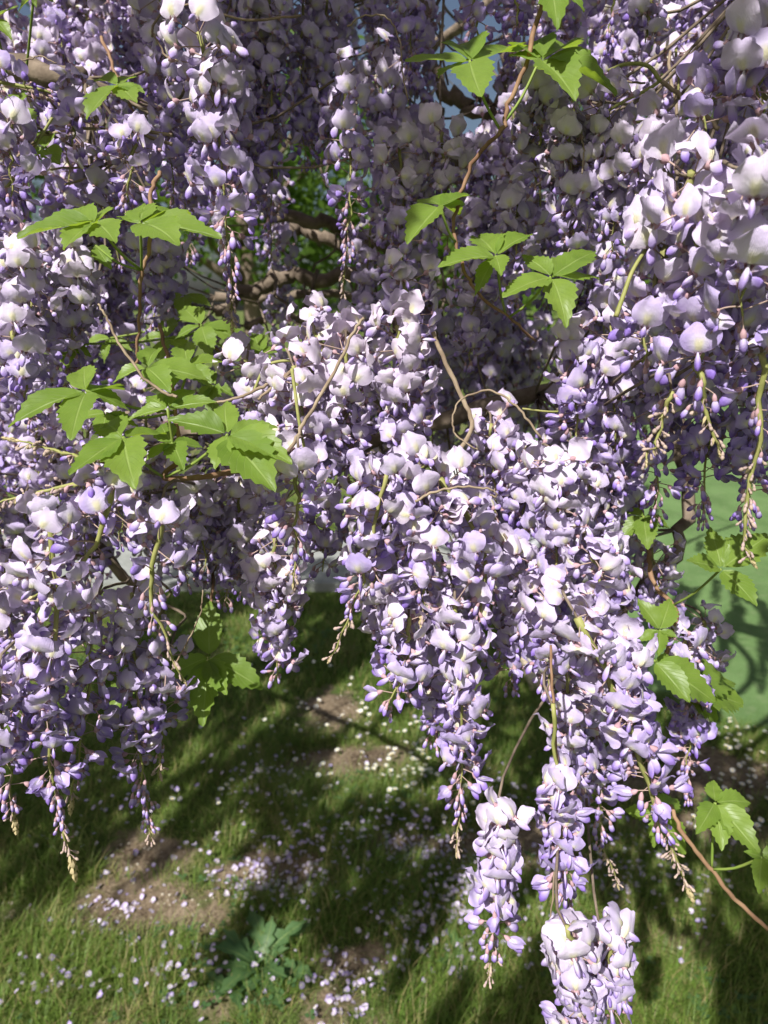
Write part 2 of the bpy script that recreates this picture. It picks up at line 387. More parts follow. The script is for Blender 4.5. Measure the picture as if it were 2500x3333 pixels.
# ------------------------------------------------------------------ the ground and what lies beyond
def grid_noise(x, y, sc_, seed):
    rs = np.random.RandomState(seed); g = rs.rand(64, 64)
    fx, fy = x * sc_ + 1000, y * sc_ + 1000; ix, iy = np.floor(fx).astype(int), np.floor(fy).astype(int)
    tx, ty = fx - ix, fy - iy; tx = tx * tx * (3 - 2 * tx); ty = ty * ty * (3 - 2 * ty)
    q = lambda i, j: g[i % 64, j % 64]
    return (q(ix, iy) * (1 - tx) + q(ix + 1, iy) * tx) * (1 - ty) + (q(ix, iy + 1) * (1 - tx) + q(ix + 1, iy + 1) * tx) * ty
def fbm(x, y, sc_, seed): return 0.55 * grid_noise(x, y, sc_, seed) + 0.3 * grid_noise(x, y, sc_ * 2.1, seed + 1) + 0.15 * grid_noise(x, y, sc_ * 4.3, seed + 2)
BARE = [(430, 2960, .24, .11), (880, 2830, .26, .12), (1060, 3280, .20, .13), (1050, 2290, .26, .20), (1500, 2760, .30, .10), (640, 2960, .12, .08),
        (1700, 2740, .35, .14), (1100, 2480, .30, .14), (2330, 2520, .5, .22), (520, 2760, .2, .1), (1150, 3120, .14, .10), (2300, 2700, .25, .12), (60, 2960, .12, .06)]
BARE = [(GP(x, y).x, GP(x, y).y, a, b) for x, y, a, b in BARE]
def bareness(x, y):
    m = np.zeros_like(x)
    for bx, by, a, b in BARE: m = np.maximum(m, 1.12 - np.sqrt(((x - bx) / a) ** 2 + ((y - by) / b) ** 2))
    return m + (fbm(x, y, 5.0, 3) - 0.5) * 1.3
def height(x, y): return 0.05 * (fbm(x, y, 1.6, 11) - 0.5) + 0.02 * (fbm(x, y, 7, 15) - 0.5) - 0.012
b = NB('ground'); tcn = b.add('ShaderNodeTexCoord'); ob = tcn.outputs['Object']
n1 = b.noise(9, 6, ob, 0.65); n2 = b.noise(85, 5, ob, 0.7); n3 = b.noise(2.2, 4, ob)
soil = b.mix(b.step(n1.outputs['Fac'], 0.35, 0.65), (0.075, 0.052, 0.033), (0.21, 0.16, 0.105))
soil = b.mix(b.math('MULTIPLY', b.step(n2.outputs['Fac'], 0.45, 0.62), 0.55), soil, (0.30, 0.24, 0.165))
soil = b.mix(b.math('MULTIPLY', b.step(n2.outputs['Fac'], 0.45, 0.33), 0.6), soil, (0.06, 0.043, 0.03))
turf = b.mix(b.step(n1.outputs['Fac'], 0.3, 0.7), (0.055, 0.085, 0.02), (0.12, 0.16, 0.04))
turf = b.mix(b.math('MULTIPLY', b.step(n3.outputs['Fac'], 0.5, 0.7), 0.5), turf, (0.21, 0.19, 0.08))
col = b.mix(b.step(b.math('ADD', b.attr('pv'), b.math('MULTIPLY', b.math('SUBTRACT', n1.outputs['Fac'], .5), 1.6)), 0.25, 0.6), turf, soil)
M['ground'] = b.surf(col, 0.95, 0.1, bump=b.math('ADD', n2.outputs['Fac'], n1.outputs['Fac']), bstr=0.8, bdist=0.012)
def ground_sheet():
    ax = sorted(set([-300, -120, -50, -20, -10, -6, -4.2] + [round(-3.2 + i * 0.08, 3) for i in range(81)] + [4.2, 6, 10, 20, 50, 120, 300]))
    ay = sorted(set([-60, -10, -3, -1, 0, 0.4] + [round(0.7 + i * 0.06, 3) for i in range(64)] + [4.8, 5.4, 6.5, 8, 10, 14, 20, 40, 90, 300]))
    X, Y = np.meshgrid(np.array(ax), np.array(ay)); Z = height(X, Y) * np.clip((9 - np.abs(Y)) / 6, 0, 1) * np.clip((9 - np.abs(X)) / 6, 0, 1) - 0.0
    mb = MB(); nx, ny = len(ax), len(ay)
    mb.add(np.stack([X.ravel(), Y.ravel(), Z.ravel()], 1).tolist(), [(j * nx + i, j * nx + i + 1, (j + 1) * nx + i + 1, (j + 1) * nx + i) for j in range(ny - 1) for i in range(nx - 1)],
           pv=(np.clip(bareness(X, Y), 0, 1)).ravel().tolist())
    return mb.mesh('ground', [M['ground']])
g = link('ground', ground_sheet()); tag(g, 'trodden lawn with bare brown soil patches under the wisteria', None, kind='structure')

def slab(name, label, poly, z, mat, th=0.03, kind='structure'):
    n = len(poly); mb = MB()
    top = [(x, y, z) for x, y in poly]; bot = [(x, y, z - th) for x, y in poly]
    mb.add(top + bot, [tuple(range(n))] + [(i, n + i, n + (i + 1) % n, (i + 1) % n) for i in range(n)])
    o = link(name, mb.mesh(name, [mat], False)); tag(o, label, None, kind=kind); return o
b = NB('sports_surface'); ob = b.add('ShaderNodeTexCoord').outputs['Object']
n1 = b.noise(3, 5, ob, 0.6); n2 = b.noise(160, 3, ob, 0.7); n3 = b.noise(22, 4, ob)
col = b.mix(b.step(n1.outputs['Fac'], 0.3, 0.7), (0.07, 0.125, 0.038), (0.115, 0.19, 0.065))
col = b.mix(b.math('MULTIPLY', b.step(n2.outputs['Fac'], 0.4, 0.7), 0.35), col, (0.17, 0.27, 0.115))
col = b.mix(b.math('MULTIPLY', b.step(n3.outputs['Fac'], 0.5, 0.7), 0.4), col, (0.16, 0.20, 0.10))
M['court'] = b.surf(col, 0.9, 0.15, bump=n2.outputs['Fac'], bstr=0.5, bdist=0.004)
ct = [GP(2010, 2260), GP(2180, 2275), GP(2330, 2330), GP(2520, 2400)]
poly = [(p.x, p.y) for p in ct] + [(3.2, 2.3), (14, 4.2), (14, 12), (1.9, 12)]
slab('sports_surface', 'flat green artificial turf surface beside the lawn', poly, 0.035, M['court'], 0.08)
M['paving'] = simple('paving', (0.20, 0.21, 0.19), (0.30, 0.31, 0.29), 14, 0.85, bump=0.4, dist=0.003)
M['slab_stone'] = simple('slab_stone', (0.50, 0.41, 0.28), (0.64, 0.54, 0.40), 12, 0.85, bump=0.4, dist=0.003)
a_, b_ = GP(700, 1935), GP(1700, 1935)
slab('path', 'pale grey paved path crossing behind the lawn', [(-8, 3.75), (1.45, 3.75), (1.45, 4.7), (-8, 4.7)], 0.034, M['paving'], 0.08)
for k in range(3):
    p = GP(1760 + 140 * k, 2150 - 18 * k)
    o = slab('paving_slab', 'worn sandy paving slab set in the lawn beside the green turf', [(p.x - .10, p.y - .24), (p.x + .075, p.y - .24), (p.x + .075, p.y + .25), (p.x - .10, p.y + .25)], 0.032, M['slab_stone'], 0.08)
# white metal bench on the path, seen in slivers between the racemes
M['white_paint'] = simple('white_paint', (0.70, 0.71, 0.72), (0.80, 0.80, 0.80), 30, 0.45)
def bench():
    base = GP(1690, 2010); base.z = 0.03
    r = tag(link('garden_bench', None, loc=base), 'white metal garden bench beyond the hanging racemes', 'bench')
    def bx(name, c, s):
        mb = MB(); x, y, z = c; a, b2, c2 = s[0] / 2, s[1] / 2, s[2] / 2
        v = [(x + i * a, y + j * b2, z + k * c2) for k in (-1, 1) for j in (-1, 1) for i in (-1, 1)]
        mb.add(v, [(0, 2, 3, 1), (4, 5, 7, 6), (0, 1, 5, 4), (2, 6, 7, 3), (0, 4, 6, 2), (1, 3, 7, 5)]); link(name, mb.mesh(name, [M['white_paint']], False), r)
    for i in range(5): bx('seat_slat', (0, -0.16 + i * .08, .44), (.75, .06, .025))
    for i in range(3): bx('back_slat', (0, .21 + i * .02, .56 + i * .12), (.75, .022, .07))
    for sx in (-.34, .34):
        for sy in (-.15, .2): bx('leg', (sx, sy, .215), (.035, .035, .425))
        bx('back_post', (sx, .255, .64), (.035, .03, .40))
    return r
bench()

# ------------------------------------------------------------------ racemes in front, one by one
# label, path in photograph pixels, depth in metres, open share, bud share, flowers per metre, fade (0 pale, + violet), options
B = 'wisteria racemes hanging from the vine'
FRONT = [
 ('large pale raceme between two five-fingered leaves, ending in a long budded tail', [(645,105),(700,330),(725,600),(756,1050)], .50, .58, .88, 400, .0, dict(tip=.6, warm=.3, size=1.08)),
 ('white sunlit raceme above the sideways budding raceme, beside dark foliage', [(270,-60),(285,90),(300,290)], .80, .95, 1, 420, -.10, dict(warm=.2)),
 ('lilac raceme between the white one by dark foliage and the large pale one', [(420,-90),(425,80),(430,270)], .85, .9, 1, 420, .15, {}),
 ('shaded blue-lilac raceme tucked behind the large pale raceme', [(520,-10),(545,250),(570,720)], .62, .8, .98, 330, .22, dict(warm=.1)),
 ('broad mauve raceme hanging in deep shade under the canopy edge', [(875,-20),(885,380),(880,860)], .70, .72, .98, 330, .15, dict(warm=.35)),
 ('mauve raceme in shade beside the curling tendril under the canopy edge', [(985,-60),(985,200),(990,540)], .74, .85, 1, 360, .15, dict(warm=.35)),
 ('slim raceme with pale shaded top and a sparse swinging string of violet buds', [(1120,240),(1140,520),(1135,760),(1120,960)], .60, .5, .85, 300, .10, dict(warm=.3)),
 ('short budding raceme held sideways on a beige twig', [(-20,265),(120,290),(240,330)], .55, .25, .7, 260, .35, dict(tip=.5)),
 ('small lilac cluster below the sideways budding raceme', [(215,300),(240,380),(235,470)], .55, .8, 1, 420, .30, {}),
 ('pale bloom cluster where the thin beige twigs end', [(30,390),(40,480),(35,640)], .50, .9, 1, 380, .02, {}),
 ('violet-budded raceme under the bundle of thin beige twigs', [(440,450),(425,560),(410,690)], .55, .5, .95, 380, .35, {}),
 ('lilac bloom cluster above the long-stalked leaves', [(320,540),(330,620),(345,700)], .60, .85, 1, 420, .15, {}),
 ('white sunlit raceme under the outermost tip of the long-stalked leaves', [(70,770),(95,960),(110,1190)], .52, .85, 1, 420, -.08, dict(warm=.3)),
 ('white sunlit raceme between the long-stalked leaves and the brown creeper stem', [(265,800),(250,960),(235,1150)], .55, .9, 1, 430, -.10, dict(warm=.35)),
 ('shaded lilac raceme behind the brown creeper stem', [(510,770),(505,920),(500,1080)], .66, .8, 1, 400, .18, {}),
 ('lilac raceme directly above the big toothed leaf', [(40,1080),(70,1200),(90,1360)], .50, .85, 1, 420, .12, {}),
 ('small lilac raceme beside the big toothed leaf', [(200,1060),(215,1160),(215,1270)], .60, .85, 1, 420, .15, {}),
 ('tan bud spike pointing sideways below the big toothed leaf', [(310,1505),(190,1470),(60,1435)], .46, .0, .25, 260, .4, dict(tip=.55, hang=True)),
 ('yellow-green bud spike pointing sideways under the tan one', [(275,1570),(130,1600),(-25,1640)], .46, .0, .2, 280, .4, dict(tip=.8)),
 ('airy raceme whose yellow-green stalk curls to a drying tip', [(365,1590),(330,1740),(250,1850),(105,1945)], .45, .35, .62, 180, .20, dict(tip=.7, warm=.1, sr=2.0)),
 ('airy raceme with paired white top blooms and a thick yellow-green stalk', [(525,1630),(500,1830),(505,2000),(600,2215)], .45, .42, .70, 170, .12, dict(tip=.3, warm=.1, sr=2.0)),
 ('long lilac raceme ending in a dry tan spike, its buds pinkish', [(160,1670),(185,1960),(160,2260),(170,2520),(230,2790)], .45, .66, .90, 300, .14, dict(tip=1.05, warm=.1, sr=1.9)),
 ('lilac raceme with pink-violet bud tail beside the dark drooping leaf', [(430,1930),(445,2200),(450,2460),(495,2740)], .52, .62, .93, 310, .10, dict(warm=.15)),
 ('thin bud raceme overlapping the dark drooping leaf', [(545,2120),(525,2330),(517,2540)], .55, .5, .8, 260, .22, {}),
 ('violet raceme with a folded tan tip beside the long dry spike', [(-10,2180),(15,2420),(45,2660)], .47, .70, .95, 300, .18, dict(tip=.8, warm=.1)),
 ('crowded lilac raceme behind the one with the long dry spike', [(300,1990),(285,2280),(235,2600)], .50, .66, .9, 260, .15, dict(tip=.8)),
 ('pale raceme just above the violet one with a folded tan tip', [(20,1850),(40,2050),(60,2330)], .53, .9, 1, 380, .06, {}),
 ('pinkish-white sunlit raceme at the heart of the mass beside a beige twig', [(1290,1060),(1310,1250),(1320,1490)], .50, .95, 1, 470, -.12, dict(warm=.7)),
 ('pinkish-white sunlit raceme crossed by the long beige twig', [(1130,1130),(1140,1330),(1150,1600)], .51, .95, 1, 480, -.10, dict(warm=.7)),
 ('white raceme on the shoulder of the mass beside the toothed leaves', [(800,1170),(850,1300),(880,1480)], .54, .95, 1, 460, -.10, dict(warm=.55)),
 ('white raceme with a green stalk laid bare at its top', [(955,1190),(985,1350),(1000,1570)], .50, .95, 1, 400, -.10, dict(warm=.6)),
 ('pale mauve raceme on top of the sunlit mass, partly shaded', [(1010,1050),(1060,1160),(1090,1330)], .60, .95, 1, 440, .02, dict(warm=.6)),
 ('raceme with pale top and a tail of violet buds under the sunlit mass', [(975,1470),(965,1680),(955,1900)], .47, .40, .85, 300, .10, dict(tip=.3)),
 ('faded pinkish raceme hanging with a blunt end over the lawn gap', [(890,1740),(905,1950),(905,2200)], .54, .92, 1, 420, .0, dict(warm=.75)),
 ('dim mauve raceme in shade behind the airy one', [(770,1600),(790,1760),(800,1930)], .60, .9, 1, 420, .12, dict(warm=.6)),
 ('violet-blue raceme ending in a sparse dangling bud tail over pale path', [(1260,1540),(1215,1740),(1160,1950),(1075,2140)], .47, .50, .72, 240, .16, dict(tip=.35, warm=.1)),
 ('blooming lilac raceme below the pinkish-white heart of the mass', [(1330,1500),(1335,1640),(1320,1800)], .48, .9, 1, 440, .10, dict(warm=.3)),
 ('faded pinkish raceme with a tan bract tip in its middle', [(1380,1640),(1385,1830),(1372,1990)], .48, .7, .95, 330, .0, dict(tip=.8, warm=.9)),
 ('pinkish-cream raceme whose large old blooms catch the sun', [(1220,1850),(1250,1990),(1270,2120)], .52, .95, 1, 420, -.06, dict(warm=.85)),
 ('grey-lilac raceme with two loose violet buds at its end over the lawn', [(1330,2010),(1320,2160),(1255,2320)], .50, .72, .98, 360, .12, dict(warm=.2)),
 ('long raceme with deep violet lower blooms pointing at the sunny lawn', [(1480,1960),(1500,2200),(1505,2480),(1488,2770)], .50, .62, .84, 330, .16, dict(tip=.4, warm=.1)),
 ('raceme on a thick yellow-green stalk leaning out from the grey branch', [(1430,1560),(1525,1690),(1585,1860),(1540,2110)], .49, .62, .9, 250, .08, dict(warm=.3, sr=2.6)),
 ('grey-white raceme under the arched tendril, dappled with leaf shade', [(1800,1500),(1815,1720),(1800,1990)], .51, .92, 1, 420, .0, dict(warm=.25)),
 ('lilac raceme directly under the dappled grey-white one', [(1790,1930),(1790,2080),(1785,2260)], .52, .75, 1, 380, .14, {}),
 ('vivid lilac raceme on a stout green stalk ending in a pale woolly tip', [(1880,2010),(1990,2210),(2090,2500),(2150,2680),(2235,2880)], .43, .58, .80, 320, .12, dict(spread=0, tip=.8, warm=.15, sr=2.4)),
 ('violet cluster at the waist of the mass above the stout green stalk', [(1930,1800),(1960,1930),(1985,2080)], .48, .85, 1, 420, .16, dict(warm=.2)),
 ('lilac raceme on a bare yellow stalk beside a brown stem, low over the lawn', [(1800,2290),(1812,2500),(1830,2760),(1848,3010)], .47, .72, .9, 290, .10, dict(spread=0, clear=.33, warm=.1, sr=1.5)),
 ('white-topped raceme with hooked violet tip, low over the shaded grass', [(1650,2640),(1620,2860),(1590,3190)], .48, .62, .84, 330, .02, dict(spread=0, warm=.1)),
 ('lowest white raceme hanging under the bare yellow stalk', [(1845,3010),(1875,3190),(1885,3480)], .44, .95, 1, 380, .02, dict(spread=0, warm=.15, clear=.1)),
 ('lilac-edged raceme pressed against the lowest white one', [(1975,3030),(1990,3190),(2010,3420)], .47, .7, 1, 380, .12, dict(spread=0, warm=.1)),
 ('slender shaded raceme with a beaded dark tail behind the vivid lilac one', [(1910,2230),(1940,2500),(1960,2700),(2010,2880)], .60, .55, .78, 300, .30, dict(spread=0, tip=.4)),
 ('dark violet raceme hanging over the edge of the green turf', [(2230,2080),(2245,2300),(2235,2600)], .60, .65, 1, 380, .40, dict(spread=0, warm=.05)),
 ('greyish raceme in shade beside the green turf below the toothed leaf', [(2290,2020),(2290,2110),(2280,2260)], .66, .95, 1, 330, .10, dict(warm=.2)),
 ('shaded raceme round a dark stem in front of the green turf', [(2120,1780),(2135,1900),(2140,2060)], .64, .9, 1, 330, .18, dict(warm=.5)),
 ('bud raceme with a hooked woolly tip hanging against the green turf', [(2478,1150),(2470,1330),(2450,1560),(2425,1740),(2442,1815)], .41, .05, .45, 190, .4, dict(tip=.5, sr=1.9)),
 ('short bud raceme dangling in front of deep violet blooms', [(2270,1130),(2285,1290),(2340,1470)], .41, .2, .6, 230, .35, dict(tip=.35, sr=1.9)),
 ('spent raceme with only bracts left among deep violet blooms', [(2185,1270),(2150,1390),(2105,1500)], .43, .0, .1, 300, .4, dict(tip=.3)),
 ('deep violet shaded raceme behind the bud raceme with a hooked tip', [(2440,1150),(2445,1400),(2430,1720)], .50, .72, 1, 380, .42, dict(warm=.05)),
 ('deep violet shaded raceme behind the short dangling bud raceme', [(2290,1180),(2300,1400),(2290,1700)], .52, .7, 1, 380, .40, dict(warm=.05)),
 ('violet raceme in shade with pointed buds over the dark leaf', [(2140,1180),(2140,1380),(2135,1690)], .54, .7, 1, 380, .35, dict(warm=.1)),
 ('mauve shaded raceme with wide old blooms behind the toothed leaves', [(1990,1060),(2000,1290),(2005,1590)], .55, .85, 1, 380, .14, dict(warm=.5)),
 ('mauve raceme in shade with a column of blue-violet buds', [(1880,1080),(1875,1290),(1870,1560)], .54, .6, 1, 370, .22, dict(warm=.2)),
 ('lilac raceme in half shade below the looping tendril', [(1600,1380),(1605,1500),(1610,1690)], .58, .85, 1, 380, .12, dict(warm=.5)),
 ('grey-lilac raceme in half shade beside the looping tendril', [(1710,1480),(1705,1640),(1700,1830)], .58, .85, 1, 380, .12, dict(warm=.3)),
 ('lilac raceme with upturned banners under the big leaf fan', [(1770,240),(1760,400),(1745,600)], .56, .9, 1, 430, .05, dict(warm=.3)),
 ('mauve-white raceme of large upturned banners beside a thin dark twig', [(1850,380),(1860,560),(1865,830)], .53, .95, 1, 420, -.02, dict(warm=.5)),
 ('mauve-white raceme of large upturned banners between green stalks', [(1965,330),(1985,520),(1995,820)], .52, .95, 1, 420, -.02, dict(warm=.5)),
 ('white raceme of large banners beside the cut twig stub', [(2100,420),(2110,580),(2120,800)], .50, .95, 1, 400, -.06, dict(warm=.4)),
 ('blue-lilac raceme reaching sideways on a green stalk beside the dark trunk', [(2520,330),(2420,270),(2310,340),(2290,450)], .44, .85, 1, 300, .14, dict(warm=.05)),
 ('cool white raceme of broad blurred blooms above the sideways green stalk', [(2480,120),(2470,240),(2480,380)], .42, .95, 1, 330, .0, dict(warm=.05)),
 ('large white slightly blurred raceme jutting farthest out of the mass', [(2440,540),(2430,760),(2420,1060)], .36, .92, 1, 340, -.05, dict(warm=.2)),
 ('large white raceme on a thick yellow stalk with drooping white petals', [(2250,560),(2265,700),(2270,900)], .40, .92, 1, 300, -.08, dict(warm=.1, sr=2.2)),
 ('lilac raceme of large cupped blooms under the thick yellow stalk', [(2300,830),(2290,1000),(2270,1230)], .41, .8, 1, 340, .08, dict(warm=.1)),
 ('lilac raceme with a nodding violet keel at its end', [(2170,800),(2130,960),(2090,1180)], .44, .85, 1, 340, .04, dict(warm=.25, sr=2.2)),
 ('blue-lilac raceme of large blooms over the deep violet ones', [(2440,900),(2430,1040),(2410,1230)], .42, .85, 1, 340, .12, dict(warm=.05)),
 ('pale pinkish raceme behind the bare brown creeper stem', [(1440,430),(1450,580),(1455,800)], .62, .95, 1, 430, -.02, dict(warm=.5)),
 ('lilac raceme nodding beside the dark hollow between the branches', [(1300,480),(1310,650),(1310,880)], .62, .85, 1, 420, .08, dict(warm=.3)),
 ('violet raceme of rounded banners crowning the sunlit mass', [(1310,900),(1330,1020),(1340,1160)], .54, .85, 1, 420, .14, dict(warm=.2)),
 ('mauve raceme in shade behind the lower five-fingered leaf', [(1560,860),(1540,1000),(1530,1180)], .66, .9, 1, 420, .14, dict(warm=.4)),
 ('mauve raceme in shade under the forked petioles', [(1690,640),(1685,800),(1680,1000)], .62, .9, 1, 420, .10, dict(warm=.4)),
 ('dark lilac raceme with the sky behind it beside the crooked branch', [(1330,-110),(1335,60),(1335,260)], .72, .7, 1, 360, .35, dict(warm=.1)),
 ('dark lilac bud raceme with the sky behind it above the leaf fan', [(1545,-70),(1555,120),(1560,320)], .66, .35, 1, 260, .40, dict(warm=.1)),
 ('short dark bud raceme beside the reddish creeper stem', [(1690,-60),(1685,30),(1680,120)], .62, .3, 1, 280, .40, {}),
 ('dark lilac bud raceme above the arching green stalks', [(2000,-90),(1990,30),(1975,160)], .62, .4, 1, 280, .38, {}),
 ('white upright bloom cluster held above the arching green stalks', [(2130,-10),(2110,50),(2100,140)], .55, .95, 1, 240, -.08, {}),
 ('lilac raceme hanging beside the dark trunk', [(2380,-70),(2385,60),(2385,230)], .66, .7, 1, 360, .28, {}),
 ('lilac raceme between the arching stalks and the dark trunk', [(2240,-60),(2245,80),(2240,250)], .74, .75, 1, 360, .20, {}),
 ('pale raceme just above the large pale one with the budded tail', [(620,-110),(640,20),(660,200)], .62, .95, 1, 400, .05, {}),
 ('lilac raceme filling the waist between the grey branch and the lawn', [(1650,1780),(1660,1980),(1660,2240)], .56, .85, 1, 400, .12, dict(warm=.3)),
 ('broad shaded lilac raceme hanging over the lawn beside the long violet-tipped one', [(1400,1980),(1420,2180),(1420,2420)], .54, .85, 1, 400, .14, dict(warm=.3)),
 ('faded raceme behind the bare yellow stalk low on the mass', [(1840,2180),(1860,2380),(1880,2590)], .56, .85, 1, 360, .06, dict(warm=.2)),
 ('vivid lilac cluster where the stout green stalk begins to droop', [(2010,2120),(2050,2240),(2075,2400)], .45, .9, 1, 400, .12, dict(warm=.1)),
 ('pale lilac raceme behind the sideways bud spikes', [(380,1480),(385,1600),(390,1760)], .55, .9, 1, 380, .06, {}),
 ('mauve raceme in shade just behind the airy raceme with paired white blooms', [(600,1640),(610,1760),(610,1900)], .62, .9, 1, 400, .15, dict(warm=.5)),
 ('shaded raceme filling the notch above the pale path', [(720,1720),(730,1830),(735,1960)], .64, .9, 1, 400, .15, dict(warm=.5)),
 ('shaded mauve raceme just above the pale path gap', [(1050,1640),(1055,1740),(1050,1860)], .60, .85, 1, 400, .15, dict(warm=.3)),
 ('shaded mauve raceme beside the dark leaf above the green turf', [(1990,1440),(1995,1600),(2000,1800)], .60, .9, 1, 400, .14, dict(warm=.4)),
 ('shaded lilac raceme between the dappled raceme and the green turf', [(1920,1530),(1930,1700),(1940,1900)], .58, .9, 1, 400, .14, dict(warm=.3)),
 ('shaded mauve raceme under the woody twig of the toothed leaves', [(650,1560),(660,1700),(665,1860)], .58, .9, 1, 400, .12, dict(warm=.6)),
]
for (lab, pts, d, op, bd, dens, fade, kw) in FRONT:
    raceme(lab, pts, d, op, bd, dens, fade, **kw)

# ------------------------------------------------------------------ racemes behind them
def interp(x, xs, ys): return float(np.interp(x, xs, ys))
def low_edge(x): return interp(x, [0, 400, 560, 640, 720, 780, 950, 1010, 1100, 1170, 1500, 1600, 2000, 2050, 2200, 2500], [2250, 2200, 1800, 1780, 1800, 2050, 2150, 1850, 1780, 2200, 2300, 2250, 2150, 1640, 1600, 1640])
HOLES = [(1010, 760, 190, 190), (1500, 300, 150, 130), (1560, 1270, 200, 130), (640, 1050, 130, 120), (60, 60, 40, 40), (900, 950, 200, 110)]
def in_hole(x, y): return any(((x - a) / c) ** 2 + ((y - b2) / e) ** 2 < 1 for a, b2, c, e in HOLES)
def nick(t):                     # the short form of a front raceme's label
    full_ = t.split(',')[0].split(); w_ = full_[:13]
    while len(full_) > 13 and w_[-1] in ('with', 'the', 'a', 'of', 'in', 'and', 'beside', 'its', 'on', 'to', 'next', 'at', 'behind', 'above', 'below', 'under', 'over', 'between', 'by', 'from', 'out', 'big', 'dark', 'long', 'green', 'bare', 'deep', 'thin', 'brown', 'beige', 'pale', 'large', 'white', 'violet', 'bud', 'two', 'whose', 'where', 'round', 'toothed', 'thick', 'stout', 'short', 'airy', 'dry', 'sunlit', 'raceme'): w_.pop()
    return ' '.join(w_)
rs = random.Random(21); nsec = 0
for yi in range(-1, 14):
    for xi in range(14):
        x = -60 + xi * 200 + rs.uniform(-80, 80) + (yi % 2) * 100; y = yi * 155 + rs.uniform(-60, 60); d = rs.uniform(.70, .92)
        Lm = rs.uniform(.10, .19); y2 = y + Lm * F / d
        if y2 > low_edge(x) or y > 1900: continue
        if any(in_hole(x, y + (y2 - y) * t) for t in (0, .25, .5, .75, 1)): continue
        fr = min(FRONT, key=lambda f: min((f[1][k][0] - x) ** 2 + (f[1][k][1] - (y + y2) / 2) ** 2 for k in range(len(f[1]))))
        sh = 'raceme behind the ' + nick(fr[0])
        raceme(sh, [(x, y), (x + rs.uniform(-15, 15), y + (y2 - y) * .5), (x + rs.uniform(-25, 25), y2)], d, rs.uniform(.75, 1), 1, 380, rs.uniform(.02, .28), detail=False, warm=rs.uniform(.2, .6), size=1.12, spread=.9, group='racemes half hidden behind the front ones')
        nsec += 1
# far racemes: one mesh each, shared
FAR = []
def bake(seed, L, n, op):
    rs2 = random.Random(seed); path = [Vector((rs2.gauss(0, .003), rs2.gauss(0, .003), -L * i / 10)) for i in range(11)]
    mb = MB(); tube(mb, path, 1.3 * MM, 4, 0)
    for (s, p, m, kind, age, sz) in flower_plan(path, op, 1, n / L, rs2, .1, 1.05):
        mb.merge(rs2.choice(LOWF), Matrix.Translation(p) @ m @ Matrix.Scale(sz * (1 if kind == 'open' else .7), 4), agev=(age - .2) * .5)
    return mb
BAKED = [bake(40 + k, .20 + .03 * k, 62 + 6 * k, .8) for k in range(5)]
FAR = [mb.mesh('flower_raceme', FM) for mb in BAKED]
nfar = 0
def far_raceme(x, y, d, label, group, fade):
    global nfar
    o = link('flower_raceme', rs.choice(FAR), loc=P(x, y, d)); o.rotation_euler = (rs.gauss(0, .06), rs.gauss(0, .06), rs.random() * 6.28)
    s = rs.uniform(.9, 1.2); o.scale = (s, s, s); o.color = (max(0, .12 + fade), .3, rs.uniform(.93, 1.03), 1)
    tag(o, label, 'raceme', group); TOPS.append((o.location.copy(), Vector((0, 0, -1)))); nfar += 1
for yi in range(0, 7):
    for xi in range(7):
        d = rs.uniform(1.05, 1.6); x = -60 + xi * 410 + rs.uniform(-90, 90); y = -170 + yi * 190 + rs.uniform(-70, 70); y2 = y + .26 * F / d
        if y2 > min(low_edge(x) - 60, 1500) or in_hole(x, y2) or in_hole(x, (y + y2) / 2) or in_hole(x, y): continue
        far_raceme(x, y, d, 'dim raceme in the dark hollow behind the front racemes', 'racemes in the dark hollow', rs.uniform(.05, .3))
for k in range(24):
    d = rs.uniform(.95, 1.5); x, y = rs.choice(((1000, 560), (1560, 1060), (1600, 1150), (640, 960), (1480, 1000), (1450, 1120))); x += rs.uniform(-170, 170); y += rs.uniform(-130, 130)
    far_raceme(x, y, d, 'dim raceme in the dark hollow behind the front racemes', 'racemes in the dark hollow', rs.uniform(.1, .35))
for k in range(26):
    d = rs.uniform(2.3, 3.4); x = rs.uniform(350, 2450); y = rs.uniform(-60, 640) ; y2 = y + .26 * F / d
    if 1550 < x < 1720 and y < 250: continue
    far_raceme(x, y, d, 'blurred sunlit raceme on the far side of the wisteria', 'racemes on the far side', rs.uniform(-.1, .12))
print('racemes', len(FRONT), nsec, nfar, 'flowers', count)

# ------------------------------------------------------------------ the wisteria's wood
vine = tag(link('wisteria_vine', None, loc=(1.4, 1.6, 0)), 'old wisteria vine with crooked grey-brown branches and thin twigs carrying the racemes', 'vine')
VO = Vector(vine.location)
def wood(name, pts, r0, r1, mat='bark', sides=8, n=None, skel=True, wob=0.004, amp=.22):
    n = n or max(6, 5 * (len(pts) - 1)); path = catmull(pts, n)
    for i in range(1, n): path[i] = path[i] + Vector((random.gauss(0, wob), random.gauss(0, wob), random.gauss(0, wob)))
    mb = MB(); tube(mb, [p - VO for p in path], knobbly(path, r0, r1, amp if mat != 'stalk' else .05), sides)
    o = link(name, mb.mesh(name, [M[mat]]), vine)
    if skel: SKELETON.extend(path)
    return o
def pp(lst, d): return [P(x, y, d if not isinstance(d, (list, tuple)) else d[i]) for i, (x, y) in enumerate(lst)]
V = Vector
